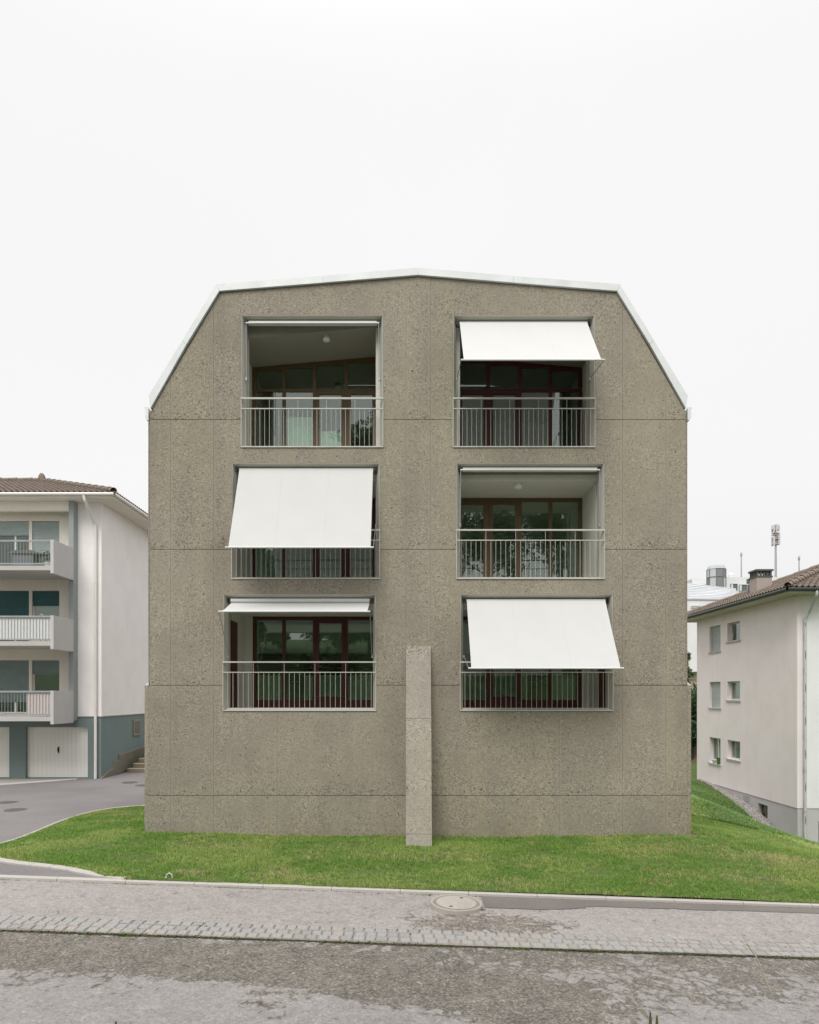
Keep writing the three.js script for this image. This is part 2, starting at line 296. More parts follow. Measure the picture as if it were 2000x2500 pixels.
// loggias, windows, railings
const BAYS = [0.97, 1.75, 2.53, 3.285, 4.04];
const WHERE = { '-1,0': 'lower left', '1,0': 'lower right', '-1,1': 'middle left', '1,1': 'middle right', '-1,2': 'top left', '1,2': 'top right' };
const ceilAt = (f, rel) => f.ceil ?? 11.5 - 0.087 * rel;
const timber = (s, k) => ((s < 0 && k === 2) || (s > 0 && k === 1)) ? M.timberBrown : M.timberRed;
FLOORS.forEach((f, k) => { for (const s of [-1, 1]) {
  const X = (rel) => XC + s * rel, B = (r0, r1, y0, y1, z0, z1) => bx(X(r0), X(r1), y0, y1, z0, z1), where = WHERE[s + ',' + k];
  // splayed lining of the opening
  const t = 0.074, e = 0.004, xa = Math.min(X(f.a), X(f.b)) + e, xb = Math.max(X(f.a), X(f.b)) - e, ya = f.y0 + e, yb = f.y1 - e;
  const loop = (i, z) => [[xa + i, ya + i, z], [xb - i, ya + i, z], [xb - i, yb - i, z], [xa + i, yb - i, z]];
  const rings = [loop(0, -0.002), loop(0.012, -0.004), loop(t, -0.15), loop(t, -0.33), loop(0, -0.33)], fr = new Faces();
  for (let i = 0; i < rings.length; i++) { const a = rings[i], b = rings[(i + 1) % rings.length]; for (let j = 0; j < 4; j++) { const m = (j + 1) % 4; fr.quad(a[j], a[m], b[m], b[j]); } }
  const lg = part('loggia', house, `${where} loggia recessed behind a splayed concrete frame`);
  mesh('opening_frame', fr.geo(), M.frameConcrete, lg);
  // recessed space: floor, ceiling, cheeks
  const r0 = 0.955, r1 = Math.max(4.07, f.b - t + 0.003), zb = -1.72, zf = -0.335, fl = f.y0 + 0.045;
  const slab = (y0, y1, zA, zB) => { const P = [[X(r0 - 0.25), 0], [X(r1 + 0.25), 0]].map(([x]) => x), l = Math.min(...P), r = Math.max(...P), yl = (x, d) => (f.ceil ?? ceilAt(f, Math.abs(x - XC))) + d; return new Faces().prism([[l, yl(l, y0)], [r, yl(r, y0)], [r, yl(r, y1)], [l, yl(l, y1)]], zA, zB).geo(); };
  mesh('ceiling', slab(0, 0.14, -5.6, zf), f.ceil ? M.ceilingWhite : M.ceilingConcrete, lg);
  mesh('floor', B(r0 - 0.25, r1 + 0.25, fl - 0.16, fl, zb - 0.05, zf), M.frameConcrete, lg);
  if (f.b - t < r1 - 0.05) mesh('cheek', B(f.b - t + 0.001, r1 + 0.24, fl, f.y1 + 0.5, zf - 0.12, zf - 0.002), M.loggiaWhite, lg);
  const topY = (rel) => ceilAt(f, rel) - 0.003;
  mesh('side_wall', B(r1, r1 + 0.24, fl + 0.002, topY(r1), zb, zf - 0.125), M.loggiaWhite, lg);
  mesh('side_wall', B(r0 - 0.24, r0, fl + 0.002, topY(r0 - 0.24) - (f.ceil ? 0 : 0.03), zb, zf - 0.005), M.loggiaWhite, lg);
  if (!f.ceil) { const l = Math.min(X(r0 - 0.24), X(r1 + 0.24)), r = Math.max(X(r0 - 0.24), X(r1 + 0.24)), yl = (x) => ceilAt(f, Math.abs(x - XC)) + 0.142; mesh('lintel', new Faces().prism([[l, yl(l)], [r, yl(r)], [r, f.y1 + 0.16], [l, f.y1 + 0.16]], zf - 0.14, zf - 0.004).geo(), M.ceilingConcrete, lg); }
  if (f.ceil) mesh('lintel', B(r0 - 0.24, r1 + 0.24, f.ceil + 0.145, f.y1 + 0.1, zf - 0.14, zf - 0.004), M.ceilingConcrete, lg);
  if (r1 > 4.1) mesh('wall_return', B(4.045, r1 - 0.002, fl + 0.002, topY(r1), zb - 0.08, zb - 0.003), M.loggiaWhite, lg);
  if (k === 0) { mesh('niche', B(r1 - 0.02, r1 + 0.003, fl + 0.02, fl + 2.02, -0.95, -0.42), M.timberRed, lg); }
  // glazing
  const win = part('window', house, `${where} dark timber window wall of the loggia`), T = timber(s, k), w = 0.042, zg = zb - 0.03;
  const vert = (r, hw, y0, y1, z0 = zg - 0.04, z1 = zg + 0.035) => { const a = X(r - hw), b = X(r + hw), l = Math.min(a, b), rr_ = Math.max(a, b); const yy = (x) => Math.min(y1, ceilAt(f, Math.abs(x - XC)) - 0.004); return new Faces().prism([[l, y0], [rr_, y0], [rr_, yy(rr_)], [l, yy(l)]], z0, z1).geo(); };
  for (const q of BAYS) mesh('mullion', vert(q === BAYS[0] ? q + 0.02 : q === BAYS[4] ? q - 0.03 : q, w, fl + 0.002, 20), T, win);
  const tr = k === 2 ? 10.58 : null, base = fl + (k === 0 ? 0.2 : 0.09);
  for (let i = 0; i < 4; i++) {
    const a = BAYS[i] + w + (i ? 0 : 0.02), b = BAYS[i + 1] - w - (i === 3 ? 0.03 : 0), l = Math.min(X(a), X(b)), r = Math.max(X(a), X(b));
    const yt = (x) => ceilAt(f, Math.abs(x - XC)) - 0.006, pr = (y0, y1f, z0, z1, i0 = 0) => new Faces().prism([[l + i0, y0], [r - i0, y0], [r - i0, y1f(r - i0)], [l + i0, y1f(l + i0)]], z0, z1).geo();
    mesh('bottom_rail', pr(fl + 0.002, () => base, zg - 0.035, zg + 0.03), T, win);
    mesh('head_rail', pr(f.ceil ? f.ceil - 0.09 : yt(l) < yt(r) ? yt(l) - 0.075 : yt(r) - 0.075, yt, zg - 0.035, zg + 0.03), T, win);
    const cells = tr ? [[base, () => tr - 0.035], [tr + 0.035, (x) => yt(x) - 0.07]] : [[base, () => f.ceil - 0.09]];
    if (tr) mesh('transom', pr(tr - 0.034, () => tr + 0.034, zg - 0.035, zg + 0.03), T, win);
    cells.forEach(([y0, y1f], n) => {
      const door = n === 0 && (i === 1 || (i === 0 && k !== 0)), in_ = door ? 0.075 : 0.0, dz = door ? 0.02 : 0;
      if (door) { const y1 = y1f(l) - 0.002; mesh('sash', [pr(y0 + 0.001, () => y0 + 0.085, zg - 0.02, zg + 0.05, 0.002), pr(y1 - 0.075, () => y1, zg - 0.02, zg + 0.05, 0.002), bx(l + 0.002, l + 0.075, y0 + 0.086, y1 - 0.076, zg - 0.02, zg + 0.05), bx(r - 0.075, r - 0.002, y0 + 0.086, y1 - 0.076, zg - 0.02, zg + 0.05)], T, win); }
      mesh('pane', pr(y0 + (door ? 0.086 : 0.001), door ? (x) => y1f(x) - 0.078 : y1f, zg + dz - 0.006, zg + dz + 0.006, in_ ? in_ + 0.002 : 0.001), M.glass, win);
    });
  }
  // room behind
  const rm = part('room', house), Rz = -5.4, rw = f.ceil ? 5.685 : r1 + 0.6;
  mesh('floor', B(r0 - 0.4, rw, fl - 0.1, fl - 0.004, Rz, zb - 0.055), M.floor, rm);
  mesh('back_wall', B(r0 - 0.4, rw, fl, topY(r1 + .6) + 0.4, Rz - 0.1, Rz), M.room, rm);
  if (f.ceil) mesh('front_wall', B(r1 + 0.245, rw, fl, topY(r1), zb - 0.16, zb - 0.06), M.room, rm); else mesh('side_wall', B(r1 + 0.3, r1 + 0.4, fl, topY(r1 + .5), Rz + 0.002, zb - 0.06), M.room, rm);
  if (f.ceil) mesh('ceiling_edge', B(r1 + 0.252, rw, f.ceil, f.ceil + 0.14, Rz, zb - 0.06), M.room, rm);
  mesh('side_wall', B(r0 - 0.4, r0 - 0.3, fl, topY(r0), Rz + 0.002, zb - 0.06), M.room, rm);
  mesh('ceiling', slab(0.145, 0.2, Rz, zb - 0.06), M.room, rm);
  // railing
  const ra = part('railing', house, `pale steel bar railing across the ${where} loggia`), y0 = f.y0 + 0.012, yt = f.y0 + 1.095, ym = f.y0 + 0.87, zr = 0.012, L0 = xa - 0.008, L1 = xb + 0.008;
  mesh('top_rail', bx(L0, L1, yt - 0.014, yt + 0.017, zr - 0.02, zr + 0.022), M.rail, ra);
  mesh('middle_rail', bx(L0 + 0.002, L1 - 0.002, ym - 0.009, ym + 0.009, zr - 0.014, zr + 0.014), M.rail, ra);
  mesh('bottom_rail', bx(L0 + 0.002, L1 - 0.002, y0, y0 + 0.024, zr - 0.014, zr + 0.014), M.rail, ra);
  for (const x of [L0 + 0.008, L1 - 0.008]) { mesh('end_post', bx(x - 0.006, x + 0.006, y0 + 0.025, ym - 0.01, zr - 0.018, zr + 0.018), M.rail, ra); mesh('end_post', bx(x - 0.006, x + 0.006, ym + 0.01, yt - 0.015, zr - 0.018, zr + 0.018), M.rail, ra); }
  const n = 30, step = (L1 - L0) / n;
  const balGeo = bar([0, y0 + 0.02, 0], [0, ym - 0.006, 0], 0.0046, 6), postGeo = bar([0, ym + 0.006, 0], [0, yt - 0.012, 0], 0.0046, 6);
  for (let i = 1; i < n; i++) { mesh('baluster', balGeo, M.rail, ra).position.set(L0 + i * step, 0, zr); if (i % 6 === 0) mesh('spacer_post', postGeo, M.rail, ra).position.set(L0 + i * step, 0, zr); }
} });

// awnings: roller under the lintel, cloth, front bar on two drop arms
const ANGLES = { '-1,2': 3, '1,2': 97, '-1,1': 125, '1,1': 3, '-1,0': 42, '1,0': 104.7 };
const AWN = {
  '-1,2': 'white awning rolled up at the top left loggia, arms folded upright', '1,2': 'short white awning swung straight out at the top right loggia',
  '-1,1': 'large white awning lowered over the middle left loggia', '1,1': 'white awning rolled up at the middle right loggia below its lintel',
  '-1,0': 'white awning only a little unrolled at the lower left loggia, arms raised', '1,0': 'large white awning lowered over the lower right loggia',
};
FLOORS.forEach((f, k) => { for (const s of [-1, 1]) {
  const key = s + ',' + k, th = ANGLES[key] * Math.PI / 180, c = XC + s * (f.a + f.b) / 2, hw = (f.b - f.a) / 2 - 0.074 - 0.048, zR = -0.1, yP = f.y1 - [1.375, 1.36, 1.375][k], yR = yP + 1.245, Lr = 1.22;
  const a = thing('awning', AWN[key], 'awning', 'white awnings of the concrete building'); a.position.set(c, f.y0, 0);
  const Y = (y) => y - f.y0, tip = [Y(yP) + Lr * Math.cos(th), zR + Lr * Math.sin(th)], stowed = th < 0.1;
  const rolled = stowed ? 0.05 : k === 0 && s < 0 ? 0.05 : 0.035;
  mesh('roller', bar([-hw + 0.03, Y(yR), zR], [hw - 0.03, Y(yR), zR], rolled, 20), M.fabric, a);
  for (const q of [-1, 1]) { mesh('bracket', bx(q * (hw + 0.02), q * (hw + 0.044), Y(yR) - 0.05, Y(yR) + 0.05, zR - 0.05, zR + 0.05), M.darkMetal, a); }
  // cloth: leaves the roller in front, ends in the bar; a very slight sag
  const top = k === 0 && s < 0 ? [Y(yR) - 0.055, zR + 0.012] : [Y(yR) + (stowed ? -0.01 : 0.0), zR + rolled], N = 14, cols = 12, P = [];
  for (let i = 0; i <= N; i++) for (let j = 0; j <= cols; j++) {
    const t = i / N, u = j / cols * 2 - 1, sag = -0.012 * Math.sin(Math.PI * t) * (1 - 0.4 * u * u);
    P.push([u * (hw - 0.035), mix(top[0], tip[0], t) + sag, mix(top[1], tip[1], t) + sag * 0.4]);
  }
  const cl = new THREE.BufferGeometry(), idx = []; for (let i = 0; i < N; i++) for (let j = 0; j < cols; j++) { const q = i * (cols + 1) + j; idx.push(q, q + cols + 1, q + 1, q + 1, q + cols + 1, q + cols + 2); }
  cl.setAttribute('position', new THREE.Float32BufferAttribute(P.flat(), 3)); cl.setIndex(idx); cl.computeVertexNormals();
  cl.setAttribute('uv', new THREE.Float32BufferAttribute(P.flatMap((p, i) => [p[0], Math.floor(i / (cols + 1)) / N * 1.5]), 2));
  const cloth = mesh('cloth', cl, M.fabric, a);
  if (!stowed) for (const u of [-0.34, 0.34]) { const pts = []; for (let i = 0; i <= N; i++) { const t = i / N, sag = -0.012 * Math.sin(Math.PI * t); pts.push(new THREE.Vector3(u * hw, mix(top[0], tip[0], t) + sag + 0.0015, mix(top[1], tip[1], t) + sag * 0.4 + 0.0015)); } mesh('seam', tube(pts, 0.0013, 4, 20), M.fabric, cloth); }
  mesh('front_bar', bar([-hw - 0.03, tip[0], tip[1]], [hw + 0.03, tip[0], tip[1]], 0.019, 12), M.whiteMetal, a);
  for (const q of [-1, 1]) {
    mesh('arm', bar([q * (hw + 0.022), Y(yP), zR], [q * (hw + 0.022), tip[0], tip[1]], 0.0085, 8), M.steel, a);
    mesh('pivot', bx(q * (hw + 0.012), q * (hw + 0.047), Y(yP) - 0.035, Y(yP) + 0.03, zR - 0.02, zR + 0.02), M.steel, a);
  }
} });

// lamps under the loggia ceilings
for (const [s, k, rel, label] of [[-1, 2, 2.095, 'small white drum lamp under the sloping ceiling of the top left loggia'], [1, 1, 2.31, 'small white drum lamp under the ceiling of the middle right loggia']]) {
  const l = thing('ceiling_lamp', label, 'lamp', 'drum lamps in the loggias'), f = FLOORS[k]; l.position.set(XC + s * rel, ceilAt(f, rel) - 0.002, -0.52);
  mesh('base', new THREE.CylinderGeometry(0.075, 0.075, 0.03, 24).translate(0, -0.015, 0), M.whiteMetal, l);
  mesh('shade', new THREE.LatheGeometry([[0.0001, -0.13], [0.06, -0.13], [0.078, -0.118], [0.08, -0.1], [0.08, -0.032], [0.0001, -0.032]].map((p) => new THREE.Vector2(...p)), 28), M.lampGlass, l);
}
// kitchens on the lowest floor
for (const s of [-1, 1]) {
  const f = FLOORS[0], fl = f.y0 + 0.042, kt = thing('kitchen_unit', `pale kitchen cabinets with black oven behind the ${s < 0 ? 'lower left' : 'lower right'} windows`, 'kitchen', 'fitted kitchens seen through glass');
  kt.position.set(XC, fl, -3.05); const B = (a, b, y0, y1, z0, z1) => bx(s * a, s * b, y0, y1, z0, z1);
  mesh('plinth', B(1.2, 4.35, 0, 0.1, -0.5, -0.05), M.black, kt);
  const xs = [1.2, 1.8, 2.4, 2.95, 3.58, 4.35];
  for (let i = 0; i < 5; i++) {
    const oven = i === 3, x0 = xs[i] + 0.004, x1 = xs[i + 1] - 0.004;
    mesh(oven ? 'oven' : 'cabinet', B(x0, x1, 0.102, 0.86, -0.6, 0), oven ? M.black : M.cabinet, kt);
    if (oven) mesh('oven_handle', bar([s * (x0 + 0.06), 0.68, 0.03], [s * (x1 - 0.06), 0.68, 0.03], 0.01), M.steel, kt); else mesh('drawer_front', B(x0 + 0.004, x1 - 0.004, 0.72, 0.855, 0.001, 0.018), M.cabinet, kt);
    mesh('wall_cabinet', B(x0, x1, 1.45, 2.22, -0.6, -0.25), M.cabinet, kt);
  }
  mesh('worktop', B(1.18, 4.36, 0.862, 0.9, -0.62, 0.03), M.black, kt);
  mesh('backsplash', B(1.2, 4.35, 0.902, 1.448, -0.62, -0.6), M.black, kt);
}
console.log('house done');

// boards added in place of bright sky mirrored in the top left panes
for (const [px0, px1, py, lab] of [[702, 765, 1019, 'taller added white board imitating sky mirrored in the second pane of the top left loggia'], [783, 840, 1053, 'lower added white board imitating sky mirrored in the glazed door of the top left loggia']]) {
  const d = 17.52, a = at(px0, py, d), b = at(px1, py, d), y0 = FLOORS[2].y0 + 0.045, o = thing('sky_reflection_board', lab, 'board', 'added boards imitating mirrored sky'); o.position.set((a.x + b.x) / 2, y0, DIST - d);
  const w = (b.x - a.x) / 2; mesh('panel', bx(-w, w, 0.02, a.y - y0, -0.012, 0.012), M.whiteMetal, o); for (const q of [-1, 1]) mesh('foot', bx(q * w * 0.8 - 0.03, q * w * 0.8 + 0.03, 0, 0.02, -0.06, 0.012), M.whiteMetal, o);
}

// ================================================================ ground
const SL = 0.035;                                     // the street falls to the right
const KERB_Z = 3.64, COB0 = 5.3, COB1 = 5.84, ROAD_END = 9.6;
const walkY = (x, z) => -0.32 - SL * x - (z - KERB_Z) * 0.0305;
const roadY = (x, z) => -0.418 - SL * x + 0.004 * (z - COB1);
// lie of the land: thin-plate surface through surveyed heights
const HP = [
  [-5, 3.4, -0.085], [0, 3.4, -0.26], [7, 3.4, -0.505], [12, 3.4, -0.68], [22, 3.4, -1.1], [-9.5, 3.4, 0.0], [-20, 3.4, 0.3],
  [-5.88, 0, 0.015], [-3, 0.2, -0.07], [0, 0.3, -0.09], [3, 0.2, -0.1], [6.25, 0, -0.05], [0, 1.8, -0.13], [0, 1.0, -0.09],
  [-8.58, 0.88, -0.09], [-8.76, -0.5, -0.14], [-8.84, -3.8, -0.19], [-7.7, -4.8, -0.19], [-6.2, -5, -0.15], [-6.2, -12, -0.25],
  [-13, -12.9, -0.29], [-20, -12.9, -0.29], [-11.5, -15.3, -0.27], [-28, -5, 0], [-14, -4, -0.22],
  [6.5, -6, -0.3], [10.3, -10, -0.72], [9.5, -1, -0.62], [9.1, -1.9, -0.6], [12, -10.2, -1.36], [13, -10.7, -2.0], [13, -14.2, -1.4], [15.3, -21.9, -1.42], [15.3, -14.6, -2.3], [15.3, -13.1, -2.85], [17, -10, -3.1], [24, -10, -3.4], [20, -22, -1.6], [13, -1, -1.5], [18, -2, -2.1],
  [9, -22, -1.2], [10, -40, -1.4], [20, -42, -1.4], [0, -30, -0.9], [-20, -30, -0.4], [-60, -60, 0], [60, -60, -3], [60, 0, -4], [-60, 0, 1.2],
  [0, 6, -0.45], [-12, 6, -0.03], [14, 6, -0.95], [0, 9.6, -0.42], [-12, 9.6, 0.0], [14, 9.6, -0.9],
  [0, 12, 0.35], [0, 15.6, 1.35], [-10, 15.6, 1.75], [10, 15.6, 0.95], [0, 26, 5], [-16, 26, 5.4], [16, 26, 4.6], [0, 32, 6.5], [0, 45, 8], [-50, 45, 8.6], [50, 45, 7.6], [0, 60, 8], [-50, 60, 8], [50, 60, 8],
];
const tps = (() => {
  const n = HP.length, m = n + 3, A = [], U = (r2) => r2 > 0 ? 0.5 * r2 * Math.log(r2) : 0;
  for (let i = 0; i < m; i++) A.push(new Float64Array(m + 1));
  for (let i = 0; i < n; i++) { for (let j = 0; j < n; j++) A[i][j] = U((HP[i][0] - HP[j][0]) ** 2 + (HP[i][1] - HP[j][1]) ** 2) + (i === j ? 0.6 : 0); A[i][n] = A[n][i] = 1; A[i][n + 1] = A[n + 1][i] = HP[i][0]; A[i][n + 2] = A[n + 2][i] = HP[i][1]; A[i][m] = HP[i][2]; }
  for (let i = 0; i < m; i++) {
    let p = i; for (let r = i; r < m; r++) if (Math.abs(A[r][i]) > Math.abs(A[p][i])) p = r; [A[i], A[p]] = [A[p], A[i]];
    for (let r = 0; r < m; r++) if (r !== i) { const f = A[r][i] / A[i][i]; if (f) for (let c = i; c <= m; c++) A[r][c] -= f * A[i][c]; }
  }
  const w = A.map((r, i) => r[m] / r[i]);
  return (x, z) => { let s = w[n] + w[n + 1] * x + w[n + 2] * z; for (let i = 0; i < n; i++) s += w[i] * U((x - HP[i][0]) ** 2 + (z - HP[i][1]) ** 2); return s; };
})();
const groundY = (x, z) => Math.max(-9, Math.min(30, tps(Math.max(-70, Math.min(70, x)), Math.max(-70, Math.min(60, z)))));
function sheet(x0, x1, z0, z1, nx, nz, yf, keep, uvf) {
  const P = [], UV = [], I = [];
  for (let j = 0; j <= nz; j++) for (let i = 0; i <= nx; i++) { const x = mix(x0, x1, i / nx), z = mix(z0, z1, j / nz); P.push(x, yf(x, z), z); const [u, v] = uvf ? uvf(x, z) : [x, z]; UV.push(u, v); }
  for (let j = 0; j < nz; j++) for (let i = 0; i < nx; i++) {
    if (keep && !keep(mix(x0, x1, (i + 0.5) / nx), mix(z0, z1, (j + 0.5) / nz))) continue;
    const a = j * (nx + 1) + i, c = a + nx + 1; I.push(a, c, a + 1, a + 1, c, c + 1);
  }
  const g = new THREE.BufferGeometry(); g.setAttribute('position', new THREE.Float32BufferAttribute(P, 3)); g.setAttribute('uv', new THREE.Float32BufferAttribute(UV, 2)); g.setIndex(I); g.computeVertexNormals(); return g;
}
// old street asphalt: worn pale skin, crazed and ravelled to dark grit in places
const RX = -10, RZ = 2, RW = 20, RH = 10;
const [streetMat, walkMat] = (() => {
  const W = 2048, H = 1024;
  const make = (walk) => {
    const c = new Uint8Array(W * H * 4), b = new Uint8Array(W * H * 4), q = rand32(walk ? 5 : 11), cs = 0.24;
    const jit = (a, b2) => LAT[(a * 131 + b2 * 71 + 5000) & 65535];
    for (let j = 0; j < H; j++) for (let i = 0; i < W; i++) {
      const x = RX + (i + 0.5) / W * RW, z = RZ + (j + 0.5) / H * RH, k = (j * W + i) * 4;
      const wx = x + 0.3 * (fbm(x * 3, z * 3, 3) - 0.5), wz = z + 0.3 * (fbm(x * 3 + 50, z * 3, 2) - 0.5);
      const cx = Math.floor(wx / cs), cz = Math.floor(wz / (cs * 0.9)); let f1 = 9, f2 = 9;
      for (let m = -1; m <= 1; m++) for (let n = -1; n <= 1; n++) { const a = cx + m, e = cz + n, d = Math.hypot((a + jit(a, e)) * cs - wx, (e + jit(e + 700, a)) * cs * 0.9 - wz); if (d < f1) { f2 = f1; f1 = d; } else if (d < f2) f2 = d; }
      let b1 = 9, b2 = 9; const sc = 0.115, bxi = Math.floor(wx / sc), bzi = Math.floor(wz / sc); for (let m = -1; m <= 1; m++) for (let n = -1; n <= 1; n++) { const a = bxi + m, e = bzi + n, d = Math.hypot((a + jit(a + 300, e)) * sc - wx, (e + jit(e + 900, a)) * sc - wz); if (d < b1) { b2 = b1; b1 = d; } else if (d < b2) b2 = d; }
      const edge = Math.min(f2 - f1, (b2 - b1) * 2.2 + 0.035), n1 = fbm(x * 1.3 + 4, z * 1.9, 4), n2 = fbm(x * 7, z * 7, 3), g = LAT[(i * 13 + j * 197 + ((i * j) & 127)) & 65535], g2 = vn(i * 0.5, j * 0.5), n3 = fbm(x * 0.5 + 20, z * 1.1, 3);
      let w;                                          // width of what is broken
      if (walk) w = -0.01 + 0.16 * sm(1.7, 0.2, Math.hypot((x - 1.15) * 0.85, (z - 4.95) * 2.3)) + 0.05 * (n1 - 0.5) - 0.03;
      else {
        const mid = 6.45 + 0.075 * (x + 6) + (x > -1 ? 0.22 * (x + 1) : 0), band = sm(0.75, 0.2, Math.abs(z - mid) / (1 + 0.25 * sm(-3, 1, x)) + 0.5 * (n1 - 0.5)) * sm(3.1, 1.2, x);
        const crazed = sm(0.9, 0.3, Math.abs(z - 6.65) * (x > 0 ? 0.75 : 0.9)) * sm(-7, -4, x + 9 * (x > -1 ? 1 : 0.7));
        w = -0.03 + (x > 0 ? 0.08 : 0.065) * crazed + 0.3 * band + 0.17 * (n1 - 0.5) + 0.1 * (fbm(x * 2.3 + 7, z * 3.1, 3) - 0.5) + 0.075 * sm(6.7, 5.95, z);
      }
      const lightness = sm(-0.025, 0.028, edge - w + 0.13 * (n2 - 0.5) + 0.09 * (fbm(x * 21, z * 21, 2) - 0.5));
      const base = lightness, tone = (1 + 0.14 * (n3 - 0.5) + 0.2 * (n2 - 0.5) + 0.3 * (g2 - 0.5) + (g - 0.5) * 0.26 + 0.22 * (vn(i * 0.21 + 40, j * 0.21) - 0.5)) , speck = LAT[((i >> 1) * 37 + (j >> 1) * 211 + 77) & 65535] > (0.975 - 0.02 * (1 - base)) ? 1.3 + 0.35 * (1 - base) : 1, pit = g < 0.02 + 0.03 * (1 - base) ? 0.65 : 1;
      const A = walk ? [0.31, 0.285, 0.272] : [0.262, 0.243, 0.236], D = walk ? [0.19, 0.168, 0.145] : [0.158, 0.142, 0.122];
      for (let p = 0; p < 3; p++) c[k + p] = enc(mix(D[p] * (1 + 0.8 * (g2 - 0.5) + 0.5 * (fbm(x * 5 + 3, z * 5, 3) - 0.5)), A[p], base) * tone * speck * pit);
      const h = 0.35 + 0.4 * base + 0.25 * (g2 - 0.5) * (1.4 - base) + 0.1 * (g - 0.5); b[k] = b[k + 1] = b[k + 2] = Math.max(0, Math.min(255, h * 255)); c[k + 3] = b[k + 3] = 255;
    }
    return new THREE.MeshStandardMaterial({ map: dataTex(c, W, H, true, true), bumpMap: dataTex(b, W, H, false, true), bumpScale: 0.012, roughness: 0.88, side: THREE.DoubleSide });
  };
  return [make(false), make(true)];
})();
console.log('street textures done');
const streetUV = (x, z) => [(x - RX) / RW, (z - RZ) / RH];
struct('road', sheet(-40, 40, COB1 - 0.03, ROAD_END, 160, 16, (x, z) => roadY(x, z) + 0.008 * (fbm(x * 0.8, z * 0.8, 2) - 0.5), null, streetUV), streetMat);
struct('pavement', sheet(-40, 40, KERB_Z - 0.04, COB0 + 0.03, 160, 10, (x, z) => walkY(x, z) + 0.006 * (fbm(x * 0.9, z * 0.9, 2) - 0.5), null, streetUV), walkMat);
const [asphC, asphB] = grainTex(512, 2.3, (x, y) => { const n = fbm(x * 5, y * 5, 5, 5), g = fbm(x * 150, y * 150, 2, 150); return [0.75 + 0.22 * n + 0.28 * (g - 0.5), g]; });
const [asph2C, asph2B] = grainTex(512, 7.7, (x, y) => { const n = fbm(x * 4, y * 4, 6, 4), g = fbm(x * 200, y * 200, 2, 200); return [0.72 + 0.36 * (n - 0.2) + 0.16 * (g - 0.5), g]; });
const newAsphalt = mat(0.2, 0.18, 0.165, 0.9, { map: asphC, bumpMap: asphB, bumpScale: 0.006 });
const driveMat = mat(0.245, 0.225, 0.225, 0.85, { map: asph2C, bumpMap: asph2B, bumpScale: 0.005 });
struct('asphalt_patch', sheet(1.22, 40, KERB_Z - 0.03, KERB_Z + 0.7, 300, 20, (x, z) => walkY(x, z) + 0.0075, (x, z) => z < KERB_Z + 0.6 - 0.01 * x - 0.24 * sm(2.3, 3.3, x) + 0.04 * (fbm(x * 3, 2, 2) - 0.5)), newAsphalt, 'dark strip of newer asphalt mended along the kerb');
struct('driveway', sheet(-40, -3, -20, KERB_Z - 0.05, 150, 96, (x, z) => groundY(x, z) - 0.02, null), driveMat);
const soilMat = mat(0.085, 0.07, 0.04, 1, { map: asphC });
struct('ground', sheet(-160, 160, -150, 90, 80, 60, (x, z) => groundY(x, z) - 0.5 - (z > 3 && z < 11 ? 0.3 : 0), null), soilMat);
struct('far_ground', sheet(-900, 900, -900, 400, 12, 12, () => -6.5, null), soilMat);
const meadowMat = mat(0.07, 0.105, 0.03, 1, { map: asph2C });
struct('bank', sheet(-50, 50, ROAD_END - 0.1, 60, 60, 40, (x, z) => z < ROAD_END ? roadY(x, ROAD_END) - 0.05 : Math.max(groundY(x, z), roadY(x, ROAD_END) - 0.05), null), meadowMat);

// kerb of the lawn: one stone after another
const kerbMat = mat(0.48, 0.45, 0.42, 0.85, { map: plasterC, bumpMap: asphB, bumpScale: 0.003 });
const kerb = new THREE.Group(); kerb.name = 'kerb'; kerb.userData.kind = 'structure'; scene.add(kerb);
function stone(a, b, w, top, h, parent, m, name = 'kerb_stone') {     // a straight stone between two points on its front edge
  const d = new THREE.Vector3(b[0] - a[0], 0, b[2] - a[2]), len = Math.hypot(d.x, d.z), n = new THREE.Vector3(d.z, 0, -d.x).normalize(); // points away from the street
  const f = new Faces(), c = 0.012, V = (p, u, y) => [p[0] + n.x * u, p[1] + y, p[2] + n.z * u];
  const prof = [[0, -h], [0, top - c], [c, top], [w - c, top], [w, top - c], [w, -h]];
  const ux = d.x / len * 0.004, uz = d.z / len * 0.004, A = [a[0] + ux, a[1], a[2] + uz], Bp = [b[0] - ux, b[1], b[2] - uz];
  for (let i = 0; i + 1 < prof.length; i++) f.quad(V(A, ...prof[i]), V(Bp, ...prof[i]), V(Bp, ...prof[i + 1]), V(A, ...prof[i + 1]));
  f.fan(prof.map((p) => V(A, ...p))); f.fan(prof.map((p) => V(Bp, ...p)).reverse());
  return mesh(name, f.geo(), m, parent);
}
for (let x = -14.2; x < 14; x += 1.17) { const sunk = 0.055, dz = rr(-0.006, 0.006); stone([x, walkY(x, KERB_Z), KERB_Z + dz], [x + 1.17, walkY(x + 1.17, KERB_Z), KERB_Z + dz], 0.12, sunk, 0.2, kerb, kerbMat); }
